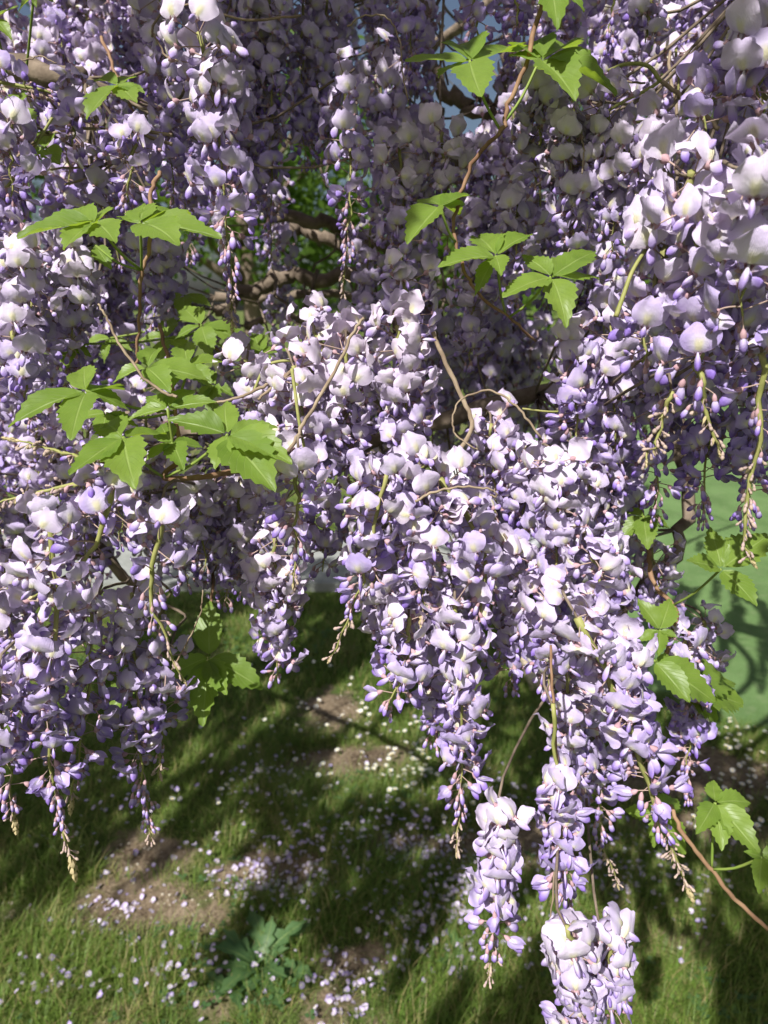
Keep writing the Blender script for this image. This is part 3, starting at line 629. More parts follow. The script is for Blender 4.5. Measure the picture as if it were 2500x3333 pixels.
# trunk off the picture's edge, rising beside the green turf and spreading into arms
wood('trunk', [V((1.4, 1.6, -.05)), V((1.42, 1.6, .5)), V((1.34, 1.58, 1.1)), V((1.2, 1.5, 1.7)), V((.95, 1.38, 2.15)), V((.62, 1.25, 2.45))], .075, .05, n=30, sides=12)
wood('trunk', [V((-1.75, 1.75, -.05)), V((-1.7, 1.7, .7)), V((-1.4, 1.6, 1.4)), V((-1.0, 1.5, 2.1)), V((-.7, 1.4, 2.5))], .06, .04, n=24, sides=10)
for pts, r0, r1 in [
    ([V((.62, 1.25, 2.45)), V((.2, 1.2, 2.48)), V((-.3, 1.1, 2.42)), V((-.9, 1.2, 2.5)), V((-1.4, 1.3, 2.45))], .035, .018),
    ([V((.62, 1.25, 2.45)), V((.5, .9, 2.40)), V((.2, .72, 2.28)), V((-.2, .70, 2.22)), V((-.7, .75, 2.25))], .03, .014),
    ([V((.95, 1.38, 2.15)), V((.85, .95, 2.05)), V((.60, .75, 1.96)), V((.35, .72, 1.9))], .022, .01),
    ([V((-1.0, 1.5, 2.1)), V((-.75, 1.1, 1.95)), V((-.5, .85, 1.86)), V((-.3, .78, 1.82))], .022, .01),
    ([V((1.26, 1.54, 1.45)), V((.75, 1.0, 1.55)), V((.35, .85, 1.52)), V((.1, .82, 1.48)), V((-.1, .8, 1.42))], .018, .007),
    ([V((-1.4, 1.6, 1.4)), V((-.8, 1.15, 1.5)), V((-.45, .88, 1.48)), V((-.2, .80, 1.45))], .017, .007),
    ([V((.35, .85, 1.52)), V((.33, .72, 1.38)), V((.25, .66, 1.28))], .009, .005),
    ([V((-.45, .88, 1.48)), V((-.35, .75, 1.36)), V((-.25, .70, 1.27))], .009, .005),
    ([V((.2, .72, 2.28)), V((.25, .45, 2.22)), V((.35, .25, 2.15))], .016, .008),
    ([V((-.2, .70, 2.22)), V((-.35, .4, 2.2)), V((-.5, .2, 2.12))], .016, .008),
    ([V((.62, 1.25, 2.45)), V((.5, 1.9, 2.5)), V((.2, 2.6, 2.45)), V((-.3, 3.1, 2.4))], .03, .012),
    ([V((-.3, 1.1, 2.42)), V((-.4, 1.8, 2.5)), V((-.8, 2.6, 2.42)), V((-1.1, 3.1, 2.3))], .025, .01),
    ([V((.62, 1.25, 2.45)), V((.7, 1.0, 2.2)), V((.5, .85, 2.06)), V((.2, .88, 2.04)), V((-.2, .86, 2.06)), V((-.6, .9, 2.05))], .02, .01),
    ([V((.5, 1.9, 2.5)), V((1.0, 2.5, 2.45)), V((1.6, 3.0, 2.35))], .02, .01)]:
    wood('branch', pts, r0, r1, n=18)
# branches that show, traced where they run
wood('branch', pp([(1360,-60),(1385,110),(1403,203),(1445,295),(1509,329),(1572,380),(1635,414),(1720,445),(1830,520)], 1.02), .009, .012, n=32, sides=10)
wood('branch', pp([(1440,370),(1360,372),(1290,380),(1296,430),(1315,480),(1386,520),(1470,540)], 1.05), .010, .012, n=26)
wood('branch', pp([(1548,300),(1590,350),(1635,414)], 1.02), .007, .010)
wood('branch', pp([(1644,120),(1640,240),(1635,350),(1628,470)], .95), .009, .008, n=12)
wood('branch', pp([(1694,150),(1698,274),(1690,405),(1700,520)], 1.0), .011, .010, n=12)
wood('branch', pp([(1760,-40),(1820,60),(1880,20)], 1.1), .014, .010)
wood('branch', pp([(2560,480),(2500,330),(2480,180),(2500,-40),(2440,-160)], .95), .016, .02, n=14)
wood('branch', pp([(1470,540),(1560,500),(1690,460),(1800,400)], 1.1), .010, .006)
wood('branch', pp([(700,1010),(820,945),(895,925),(960,905),(1100,894),(1260,900)], 1.1), .011, .012, n=20)
wood('branch', pp([(860,690),(930,704),(1050,735),(1130,763),(1260,800)], 1.15), .010, .012, n=18)
wood('branch', pp([(880,730),(1000,760),(1110,790),(1240,770)], 1.3), .012, .010, n=14)
wood('branch', pp([(700,965),(900,970),(1100,960),(1300,1010)], 1.35), .009, .008, n=14)
wood('branch', pp([(800,1060),(920,1035),(1060,1050)], 1.5), .010, .006, n=10)
for k in range(26):              # thin dark suckers and twigs in the hollow
    x = rs.uniform(850, 1800); y = rs.choice((rs.uniform(-60, 300), rs.uniform(600, 900))); d = rs.uniform(.95, 1.6); L = rs.uniform(150, 420); sl = rs.uniform(-160, 160)
    wood('twig', pp([(x, y), (x + sl * .3 + rs.uniform(-30, 30), y + L * .4), (x + sl + rs.uniform(-30, 30), y + L)], d), .0032, .0016, 'bark', 5, 8, False, .003)
# beige young twigs and tendrils in front
T = lambda pts, d, r0=1.5, r1=1.0, mat='twig', wob=.0012, n=None: wood('twig', pp(pts, d), r0 * .62 * MM, r1 * .62 * MM, mat, 6, n or 6 * (len(pts) - 1), False, 0.0 if mat == 'stalk' else .0004, .16)
T([(-40,262),(120,305),(300,395),(450,430),(560,470)], .57, 2.2, 2.6)
T([(25,550),(85,480),(160,435),(300,420),(450,425),(560,440)], .57, 2.0, 2.4)
T([(-20,660),(60,560),(160,400),(170,385)], .52, 2.0, 1.5, 'stalk')
T([(150,550),(260,545),(400,530),(520,525)], .60, 1.4, 2.0)
T([(210,600),(330,560),(470,450)], .60, 1.4, 1.6)
T([(320,990),(350,1040),(385,1111),(467,1230),(540,1280),(575,1292)], .46, 1.3, 1.7)
T([(495,120),(505,70),(560,22),(650,20),(800,65),(980,50)], .58, 1.6, 1.6)
T([(500,110),(540,180),(600,205),(640,200)], .58, 1.5, 1.2)
T([(60,200),(80,195),(130,185),(185,205)], .56, .9, .8)
T([(1130,85),(1190,50),(1260,60),(1300,130),(1310,230),(1330,330)], .60, 1.3, 1.0)
T([(700,1310),(790,1290),(870,1250),(955,1205)], .50, 1.6, 2.4)
T([(840,1300),(880,1265),(955,1205)], .50, 1.8, 2.0)
T([(940,1480),(980,1395),(1043,1290),(1110,1170),(1150,1080),(1185,1035)], .475, 2.4, 1.7)
T([(825,1275),(860,1200),(900,1178),(970,1172)], .51, 1.8, 2.0, 'stalk')
T([(950,1200),(960,1270),(975,1380),(1000,1500)], .48, 2.2, 1.8, 'stalk')
T([(1410,1080),(1430,1140),(1500,1285),(1536,1390),(1470,1500),(1400,1590)], .53, 3.0, 3.2, 'twig')
T([(1555,1830),(1480,1500)], .58, 1.2, 1.2)
T([(1555,1465),(1530,1450),(1480,1410),(1473,1370),(1490,1310),(1566,1273),(1640,1290),(1700,1345),(1762,1425)], .48, .9, 1.5)
T([(1352,1632),(1400,1605),(1476,1588),(1574,1588),(1612,1600),(1615,1618),(1595,1612)], .46, 1.6, .9)
T([(1700,1330),(1800,1340),(1900,1330)], .6, 1.5, 1.5, 'stalk')
T([(1980,230),(2040,208),(2110,215),(2150,265)], .54, 2.3, 2.6, 'stalk')
T([(1950,380),(2030,330),(2110,290),(2150,262)], .55, 2.2, 2.6, 'stalk')
T([(2150,262),(2230,325),(2300,380),(2340,420)], .55, 2.8, 3.0)
T([(2030,405),(2100,395),(2160,405),(2220,430)], .53, 2.0, 2.2, 'stalk')
T([(2000,450),(2060,432),(2120,450)], .53, 2.0, 2.2, 'stalk')
T([(2015,485),(2060,500),(2100,530)], .52, 2.0, 2.0, 'stalk')
T([(2135,540),(2160,560),(2190,590),(2210,640)], .47, 3.5, 2.2)
T([(1895,440),(1900,500),(1895,565)], .50, .9, 1.1, 'bark')
T([(2235,1030),(2300,975),(2400,920),(2520,840)], .45, 1.3, 1.5, 'bark')
T([(2520,760),(2470,790),(2440,830)], .38, 2.4, 1.8, 'stalk')
T([(2215,650),(2150,740),(2110,800),(2060,880),(2030,960),(2005,1030)], .43, 1.6, 2.6, 'stalk')
T([(1790,330),(1900,270),(2010,265),(2100,270)], .6, 1.6, 1.6, 'bark')
T([(2190,100),(2180,230),(2200,330),(2210,430)], .7, 2.6, 3.0)
T([(2270,130),(2260,180),(2190,225)], .6, .8, .8)
T([(1793,2100),(1800,2300),(1812,2450),(1818,2570)], .49, 1.6, 2.0, 'creeper_stem')
T([(1815,2760),(1800,2900),(1785,3070)], .50, 1.3, .8)
T([(660,1920),(650,2000),(615,2080),(560,2180)], .50, .8, 1.1)
T([(-40,1925),(30,1905),(80,1885)], .56, 5, 4)
T([(1205,1620),(1250,1590),(1330,1540),(1400,1510)], .50, 1.5, 1.8, 'stalk')
# every raceme hangs on a twig of its own
S = np.array([tuple(p) for p in SKELETON])
for (p, t) in TOPS:
    dd = S - np.array(tuple(p)); dist = np.sqrt((dd ** 2).sum(1)) + 0.5 * np.clip(-dd[:, 2], 0, 9) + 1.5 * np.clip(.06 - dd[:, 1], 0, 9)
    q = V(S[int(dist.argmin())]); L = (q - p).length
    if L < 0.004: continue
    back = V((0, min(.07, .5 * L), 0))
    path = catmull([p + t * .003, p - t * min(.008, L * .2) + back * .35, p.lerp(q, .45) + back + V((0, 0, -.1 * L if t.z < -.5 else 0)), q], 9)
    mb = MB(); tube(mb, [x - VO for x in path], [(.8 + .8 * i / 9) * MM * (1 + .2 * random.random()) for i in range(10)], 5)
    link('twig', mb.mesh('twig', [M['bark']]), vine)
# unseen blooms of the vine overhead, added to shade, with gaps shaped for sun
def bake_simple(seed, L, n):
    r = random.Random(seed); fl = []
    for q in range(5):
        mb = MB(); banner(mb, (.012, 0, 0), R(r.uniform(25, 60)), R(r.uniform(80, 140)), 12.5, 21, .8, 1.5, 3, 2, 2, q); boat(mb, (.012, 0, 0), R(-50), R(-60), 15, 4, 2.4, 4, 2, 3); fl.append(mb)
    mb = MB(); path = [Vector((0, 0, -L * i / 6)) for i in range(7)]; tube(mb, path, 1.3 * MM, 4, 0)
    for (s, p, m, kind, age, sz) in flower_plan(path, .8, 1, n / L, r, .1, 1.35): mb.merge(r.choice(fl), Matrix.Translation(p) @ m @ Matrix.Scale(sz, 4), agev=(age - .2) * .5)
    return mb
SIMPLE = [bake_simple(60 + k, .22 + .04 * k, 44 + 4 * k) for k in range(4)]
def canopy(n, box, seed, keep):
    r = random.Random(seed); mb = MB(); k = tries = 0
    while k < n:
        x, y, z = (r.uniform(*box[i]) for i in range(3))
        tries += 1
        if tries > 14000: break
        if not keep(x, y): continue
        px, py, d = to_px((x, y, z - .34))
        if d > 0 and py > -60 and -150 < px < 2650: continue
        s = r.uniform(1.0, 1.25)
        mb.merge(r.choice(SIMPLE), Matrix.Translation((x - VO.x, y - VO.y, z)) @ Euler((r.gauss(0, .1), r.gauss(0, .1), r.random() * 6.28)).to_matrix().to_4x4() @ Matrix.Scale(s, 4)); k += 1
    return mb
def over(px, py, d, z=2.45):     # where a sun ray that reaches this spot passes the canopy's height
    p = P(px, py, d) if d else GP(px, py); t = (z - p.z) / SUN.z; return p + SUN * t
OPENINGS = [over(*q) for q in ((850,1250,.54),(1000,1300,.5),(1080,1450,.5),(1200,1150,.5),(1350,1400,.5),(950,1500,.5),(1250,1550,.5),(60,900,.53),(180,1050,.55),(60,600,.5),(700,250,.5),(400,1300,.47),(300,120,.8),(700,400,.5),(100,950,.53),(250,950,.55),(1150,1350,.51),(1300,1250,.5),(900,1300,.52),(1850,550,.53),(2050,550,.5),(2300,700,.4),(2450,750,.36),(2420,250,.42),(480,2000,.45),(250,2300,.45),
    (2050,2250,.43),(1650,2750,.48),(1850,3150,.45),(250,3230,0),(1350,2450,0),(1050,2300,0),(1400,2250,0),(1130,3250,0),(640,3050,0),(2350,2150,0),(2450,1900,0),(2300,2400,0))] + [over(px, py, 0) for px in range(2060, 2560, 110) for py in range(1720, 2360, 90)] + [over(px, py, 0) for px in range(1150, 1700, 130) for py in range(2230, 2600, 90)] + [over(px, py, 0) for px in range(60, 700, 150) for py in (3080, 3230)]  # gaps cut in the canopy to let sun onto these spots
CLUMPS = [over(*q) for q in ((880,200,.7),(980,250,.74),(900,600,.7),(560,300,.62),(2150,1450,.54),(2300,1450,.52),(2000,1350,.55),(2440,1500,.5),(1880,1300,.54),(1550,1200,.6),(720,1700,.58),(1500,600,.62),(1000,700,.9),(1700,2050,.53),(1960,1950,.48),(1560,2250,.5),(600,1700,.6),
    (450,2700,0),(700,2650,0),(900,2500,0),(1000,2850,0),(1300,2950,0),(1900,3150,0),(2300,3100,0),(150,2800,0),(300,2500,0),(1600,2900,0),(1500,3200,0))]  # canopy clumps added to cast shade on these spots
def near(x, y, L, r): return any((x - q.x) ** 2 + (y - q.y) ** 2 < r * r for q in L)
SUNNY = [(1280,1750,300,330), (120,950,260,330), (1080,1350,400,340), (2150,620,460,340), (280,2150,450,650), (720,420,140,360), (290,110,170,230), (1800,1750,160,260), (2080,2350,170,330), (1650,2800,140,250), (1850,3150,200,250), (1300,2000,200,200)]
def sunny(x, y):                 # gaps left in the added canopy: what hangs here would shade the blooms that stand in full sun
    for z in (2.3, 2.45, 2.6):
        t = (.5 - y) / -SUN.y
        q = V((x, y, z)) - SUN * t; px, py, d = to_px(q)
        if t > 0 and d > 0 and any(((px - a) / c) ** 2 + ((py - b2) / e) ** 2 < 1 for a, b2, c, e in SUNNY): return True
    return False
def keep(x, y): return not near(x, y, OPENINGS, .12) and not sunny(x, y) and (near(x, y, CLUMPS, .17) or (y > -.25 and grid_noise(np.array(x), np.array(y), 2.2, 5) < 0.80))
cm = canopy(880, ((-2.4, 1.0), (-.9, 2.1), (2.5, 2.65)), 77, keep); print('canopy', len(cm.v))
o = link('shade_canopy', cm.mesh('shade_canopy', FM), vine); o.color = (.15, .3, 1, 1); o['kind'] = 'stuff'

# ------------------------------------------------------------------ creeper leaves
def leaflet(hub, tip, wr, fold, droop, seed, face=None):
    r = random.Random(seed); L = tip - hub; ln = L.length; a = L / ln
    nrm = face or V((-.15, -.55, 1)); nrm = (nrm - a * nrm.dot(a)).normalized(); sd = a.cross(nrm)
    n = 16; mb = MB(); vs, us, ls = [], [], []; ph = r.random() * 6; stem = .05
    for i in range(n + 1):
        t = i / n; sh = (math.sin(math.pi * min(1, t ** 0.82)) ** .85) * (1 - .42 * t) * 1.25 if 0 < i < n else 0.02
        w = ln * wr * sh
        c = a * ln * (stem + (1 - stem) * t) + nrm * ln * (droop * (t - t * t) * 1.0) + sd * ln * .04 * math.sin(ph + 2 * t) * t
        for k, u in enumerate((-1, -.55, 0, .55, 1)):
            tooth = 0.0
            if abs(u) == 1 and t > .22 and i < n: tooth = (.16 if i % 2 else -.10) * (1 if r.random() > .2 else .3)
            q = c + sd * u * w * (1 + tooth * .8) + a * (ln * .028 * (1 if tooth > 0 else 0)) + nrm * (abs(u) * w * fold + ln * .022 * math.sin(ph + 9 * t + 2 * u) * abs(u) + .012 * ln * math.sin(ph * 2 + 17 * t) * (abs(u) < 1) * (u != 0))
            vs.append(hub * 0 + q); us.append(u); ls.append(t)
    fs = [(i * 5 + k, i * 5 + k + 1, (i + 1) * 5 + k + 1, (i + 1) * 5 + k) for i in range(n) for k in range(4)]
    mb.add(vs, fs, 0, lu=us, lv=ls); return mb
def leaf(root, O, hub, tips, d, base=None, wr=.245, dz=0.02, seed=0, mat='leaf'):
    """hub and tips in photograph pixels; d: depth of the hub; tips may carry their own depth offset"""
    r = random.Random(seed * 31 + int(hub[0])); H = P(*hub, d)
    Bp = base if base is not None else H + V((0, .03, -.05))
    mb = MB(); path = catmull([Bp, Bp.lerp(H, .5) + V((0, 0, -.004)), H], 6)
    tube(mb, [q - H for q in path], 1.1 * MM, 5)
    lf = link('leaf', mb.mesh('leaf', [M['petiole']]), root, loc=H - O)
    for k, tp in enumerate(tips):
        dd = tp[2] if len(tp) > 2 else r.uniform(-.35, .15) * .04
        T_ = P(tp[0], tp[1], d + dd)
        m = leaflet(H, T_, wr * r.uniform(.88, 1.12), r.uniform(.12, .55), r.uniform(.04, .22), seed * 100 + k)
        link('leaflet', m.mesh('leaflet', [M[mat]]), lf)
    return H
def shoot(label, stem, leaves, r0=1.8, r1=1.1, mat='creeper_stem'):
    pts = [P(*s) for s in stem]; n = 6 * (len(pts) - 1); path = catmull(pts, n)
    root = tag(link('creeper_shoot', None, loc=pts[0]), label, 'creeper', 'creeper shoots with five-fingered leaves'); O = V(pts[0])
    for i in range(1, n): path[i] += V((random.gauss(0, .0007), random.gauss(0, .0007), 0))
    mb = MB(); tube(mb, [q - O for q in path], knobbly(path, r0 * MM, r1 * MM, .25), 7); link('stem', mb.mesh('stem', [M[mat]]), root)
    for k, (hub, tips, d, at) in enumerate(leaves):
        H = P(*hub, d); base = min(path, key=lambda q: (q - P(*at)).length) if at else min(path, key=lambda q: (q - H).length)
        leaf(root, O, hub, tips, d, base, seed=len(label) + k)
    return root
shoot('long reddish-brown creeper stem with five-fingered leaves crossing in front of the crooked branch',
  [(1775,-80,.50),(1762,0,.50),(1717,188,.50),(1657,339,.50),(1634,422,.50),(1551,512,.51),(1491,663,.52),(1484,791,.52),(1521,897,.52),(1574,972,.53),(1657,1032,.55),(1745,1110,.58)],
  [((1528,196), [(1318,198,.0),(1562,318,-.03),(1498,150,.05),(1700,168,.05),(1430,250,.04)], .49, (1634,415,.5)),
   ((1758,192), [(1885,322,-.03),(2008,308,.0),(1655,180,.03),(1700,150,.05),(1880,165,.04)], .49, (1634,405,.5)),
   ((1790,-60), [(1806,98,-.02),(1900,40,.0),(1720,-20,.03)], .47, (1765,0,.5)),
   ((1432,668), [(1318,792,-.02),(1532,636,.02),(1370,650,.03),(1490,700,.04)], .50, (1450,795,.52)),
   ((1614,832), [(1428,872,-.01),(1732,764,.02),(1628,898,-.02),(1545,962,.01),(1560,770,.04)], .51, (1657,960,.55)),
   ((1794,900), [(1636,966,-.02),(1703,830,.02),(1945,822,.03),(1945,905,.03),(1852,1066,-.02)], .52, (1680,1030,.55))])
shoot('creeper shoot with two leaf fans spread flat on long green petioles',
  [(520,560,.54),(492,640,.53),(490,790,.52),(462,880,.52),(453,1000,.53),(450,1120,.54),(445,1200,.55)],
  [((312,722), [(55,772,-.01),(212,812,-.03),(372,790,-.03),(330,688,.04),(190,705,.03)], .48, (460,880,.52)),
   ((456,724), [(585,798,-.03),(724,770,.0),(425,700,.04),(620,700,.04),(470,665,.03)], .48, (462,885,.52)),
   ((312,800), [(360,880,-.01),(300,860,.0),(280,820,.02)], .55, (462,880,.52))])
shoot('creeper shoot with leaves crowded below the brown stem, broad and bright green',
  [(520,1060,.58),(560,1250,.54),(580,1420,.52),(575,1500,.50),(535,1555,.49),(660,1552,.50),(780,1530,.52)],
  [((280,1272), [(28,1392,-.02),(238,1432,-.04),(425,1338,.02),(268,1196,.03),(410,1270,.04)], .47, (560,1330,.53)),
   ((476,1196), [(368,1248,.0),(562,1272,-.02),(684,1240,.01),(520,1136,.03)], .49, (560,1300,.53)),
   ((545,1330), [(418,1366,.0),(706,1312,.0),(640,1270,.03),(480,1290,.02)], .48, (575,1500,.5)),
   ((612,1190), [(560,1262,-.02),(690,1262,-.01),(742,1180,.02),(600,1120,.03)], .52, (560,1300,.53)),
   ((345,1345), [(250,1365,.0),(330,1420,-.02),(450,1385,.01)], .51, (560,1330,.53)),
   ((560,1440), [(480,1500,-.02),(600,1530,-.02),(660,1460,.01),(520,1385,.03)], .49, (575,1500,.5)),
   ((400,1422), [(218,1542,-.03),(450,1588,-.03),(542,1412,.03),(340,1385,.04),(300,1470,.0)], .45, (535,1555,.49)),
   ((742,1414), [(548,1362,.0),(736,1308,.03),(905,1396,.01),(958,1502,-.02),(886,1606,-.03),(706,1526,-.02)], .46, (535,1555,.49))], 1.5, 2.3)
shoot('shaded creeper shoot with darker leaves beneath the large pale raceme',
  [(760,1180,.72),(700,1130,.70),(660,1080,.68),(640,1020,.70)],
  [((655,1058), [(560,1110,.0),(690,1160,-.02),(850,1140,.02),(600,1000,.03),(770,1080,.02)], .64, None),
   ((540,1100), [(450,1110,.0),(520,1190,-.02),(630,1150,.0),(560,1030,.03)], .68, None),
   ((700,1250), [(640,1320,-.01),(690,1360,-.02),(760,1290,.0),(660,1200,.02)], .68, None),
   ((850,1150), [(800,1230,-.01),(900,1235,-.01),(940,1140,.02),(820,1085,.03)], .66, None),
   ((600,960), [(520,990,.0),(600,1040,-.02),(690,1000,.0)], .70, None),
   ((230,1120), [(160,1150,.0),(220,1200,-.02),(300,1160,.0)], .60, None),
   ((360,1100), [(270,1130,.0),(340,1180,.0),(430,1140,.0)], .72, None)])
shoot('creeper leaves sunlit above the bundle of beige twigs',
  [(330,120,.7),(370,220,.68),(420,330,.68),(450,420,.70)],
  [((382,276), [(285,388,-.02),(468,306,-.01),(438,336,-.02),(300,270,.02),(440,245,.03)], .55, None)])
shoot('creeper shoot with leaves half lost behind the sideways budding raceme',
  [(-40,300,.66),(30,350,.66),(90,430,.66),(130,520,.68)],
  [((50,364), [(112,424,-.02),(-20,410,.0),(-30,330,.0),(70,300,.02)], .54, None),
   ((150,480), [(190,540,-.02),(90,520,.0),(140,430,.03),(60,560,.0)], .56, None),
   ((-20,60), [(60,20,.0),(40,130,.0),(-60,150,.0)], .56, None), ((110,-10), [(118,25,.0),(60,40,.0),(180,10,.0)], .56, None)], 1.6, 1.2)
shoot('dark drooping creeper leaf in shade over the lawn gap',
  [(700,1820,.66),(690,1950,.64),(682,2060,.62),(680,2130,.62)],
  [((680,2138), [(548,2210,.0),(690,1955,.02),(852,2250,.0),(735,2265,-.02),(655,2365,-.03)], .60, None),
   ((395,2270), [(345,2365,-.01),(400,2350,.0),(360,2220,.0)], .62, None)])
shoot('creeper shoot trailing in front of the green turf, its leaves dappled',
  [(2085,1640,.64),(2110,1800,.62),(2130,1900,.61),(2200,1985,.60),(2180,2080,.60),(2150,2200,.60)],
  [((2348,1852), [(2232,1822,-.01),(2308,1712,.02),(2498,1742,.02),(2460,1975,-.03)], .55, (2225,1955,.6)),
   ((2148,2052), [(2070,1945,.01),(2078,2090,.0),(2205,2078,-.01),(2140,2135,-.02),(2180,1950,.02)], .57, None),
   ((2130,2150), [(2240,2290,-.02),(2325,2290,.0),(2215,2170,.01)], .56, None),
   ((2200,2210), [(2420,2300,.03),(2385,2220,.04),(2330,2350,.02)], .62, None),
   ((2095,1680), [(2020,1755,.0),(2105,1790,-.02),(2180,1720,.0),(2030,1660,.02)], .60, None)], 2.2, 1.8)
shoot('creeper shoot reaching down past the vivid lilac raceme to the lawn',
  [(2180,2620,.52),(2237,2735,.51),(2320,2832,.51),(2380,2915,.51),(2500,3025,.51)],
  [((2328,2612), [(2262,2712,-.02),(2475,2775,-.02),(2322,2540,.02),(2440,2610,.01),(2345,2770,-.02)], .50, (2320,2832,.51)),
   ((2150,2650), [(2035,2640,.02),(2130,2760,.0),(2230,2780,.0),(2200,2600,.03)], .55, None),
   ((2480,2790), [(2420,2770,.0),(2470,2910,-.02),(2560,2760,.0),(2540,2880,.0)], .48, (2320,2832,.51))], 1.7, 1.7)

# ------------------------------------------------------------------ lawn
def in_court(x, y):              # south edge of the turf surface
    e = np.interp(x, [p.x for p in ct] + [3.2], [p.y for p in ct] + [2.3]); return (x > ct[0].x) & (y > e + .02)
rg = np.random.RandomState(4)
def scatter(n, y0, y1, spread=.62):
    u = rg.rand(n); y = y0 * (y1 / y0) ** u if False else np.sqrt(y0 ** 2 + (y1 ** 2 - y0 ** 2) * u); d = np.sqrt(y * y + 1.6 ** 2)
    x = (rg.rand(n) * 2 - 1) * spread * d * 1.06; return x, y
def blades(n, y0, y1, hmin, hmax, wid, gcut):
    x, y = scatter(n, y0, y1); bn = bareness(x, y); den = fbm(x, y, 3.2, 31)
    k = (rg.rand(n) < np.clip(1.15 - bn * 1.6, 0.02, 1) * np.clip(.35 + 1.2 * den, 0, 1)) & ~in_court(x, y) & ~((y > 3.72) & (y < 4.74) & (x < 1.47))
    x, y, bn, den = x[k], y[k], bn[k], den[k]; n = len(x)
    h = (hmin + (hmax - hmin) * rg.rand(n) ** 1.5) * (.55 + .9 * den) * np.where(bn > .3, .6, 1); az = rg.rand(n) * 6.283
    lean = h * (.25 + .9 * rg.rand(n)); wd = wid * (.6 + .8 * rg.rand(n))
    cx, sx = np.cos(az), np.sin(az); z = height(x, y) - .004
    def pt(t, side): 
        bx = x + cx * lean * t * t - sx * wd * side * (1 - t * .55); by = y + sx * lean * t * t + cx * wd * side * (1 - t * .55)
        return np.stack([bx, by, z + h * (t - .22 * t * t)], 1)
    vs = np.stack([pt(0, -1), pt(0, 1), pt(.5, -1), pt(.5, 1), pt(1, 0)], 1).reshape(-1, 3)
    tone = np.repeat(np.clip(fbm(x, y, 2.5, 41) * .7 + rg.rand(n) * .35, 0, 1), 5); dry = np.repeat((rg.rand(n) < .17 + .3 * np.clip(bn + .2, 0, 1)) * (.5 + .5 * rg.rand(n)), 5)
    i = np.arange(n)[:, None] * 5
    return vs, np.concatenate([i + [0, 1, 3], i + [0, 3, 2], i + [2, 3, 4]], 1).reshape(-1, 3), tone, dry
def tri_mesh(name, vs, tris, mats, attrs):
    m = bpy.data.meshes.new(name); m.vertices.add(len(vs)); m.vertices.foreach_set('co', vs.astype(np.float32).ravel())
    m.loops.add(tris.size); m.loops.foreach_set('vertex_index', tris.astype(np.int32).ravel())
    m.polygons.add(len(tris)); m.polygons.foreach_set('loop_start', np.arange(0, tris.size, 3, dtype=np.int32))
    for x in mats: m.materials.append(x)
    m.update(calc_edges=True)
    for k, v in attrs.items(): m.attributes.new(k, 'FLOAT', 'POINT').data.foreach_set('value', v.astype(np.float32))
    return m
b = NB('grass'); t1 = b.mix(b.attr('pu'), (0.065, 0.145, 0.02), (0.20, 0.285, 0.05)); t1 = b.mix(b.attr('pv'), t1, (0.36, 0.29, 0.13))
M['grass'] = b.surf(t1, 0.5, 0.3, 0.4, b.mix(0.4, t1, (0.25, 0.38, 0.04)))
parts = [blades(130000, 1.0, 2.3, .03, .11, .0011, 0), blades(75000, 2.3, 3.7, .03, .09, .0016, 0), blades(30000, 3.7, 7.5, .03, .07, .0032, 0)]
off = 0; VS, TS, A1, A2 = [], [], [], []
for vs, ts, a1, a2 in parts: VS.append(vs); TS.append(ts + off); A1.append(a1); A2.append(a2); off += len(vs)
o = link('grass', tri_mesh('grass', np.concatenate(VS), np.concatenate(TS), [M['grass']], {'pu': np.concatenate(A1), 'pv': np.concatenate(A2)}))
tag(o, 'uneven green lawn grass with drier straw blades', 'grass', kind='stuff')

# small broad leaves of clover among the grass
def clover(n):
    x, y = scatter(n, 1.05, 3.2); k = (fbm(x, y, 2.0, 61) > .56) & (bareness(x, y) < .6) & ~in_court(x, y); x, y = x[k], y[k]
    mb = MB(); r = random.Random(5)
    for a, c in zip(x, y):
        h = r.uniform(.012, .035); z = float(height(np.array(a), np.array(c))); w = r.uniform(.005, .009); az = r.random() * 6
        for q in range(3):
            an = az + q * 2.094; p = [(a, c, z + h)] + [(a + w * s * math.cos(an + da), c + w * s * math.sin(an + da), z + h + dz) for da, s, dz in ((-.7, 1.1, .002), (-.25, 1.7, .003), (.25, 1.7, .003), (.7, 1.1, .002))]
            mb.add(p, [(0, 1, 2, 3, 4)], 0, lu=.5, lv=.3)
    return mb
o = link('clover', clover(5200).mesh('clover', [M['weed']], False)); tag(o, 'low clover leaves mixed into the lawn', 'clover', kind='stuff')

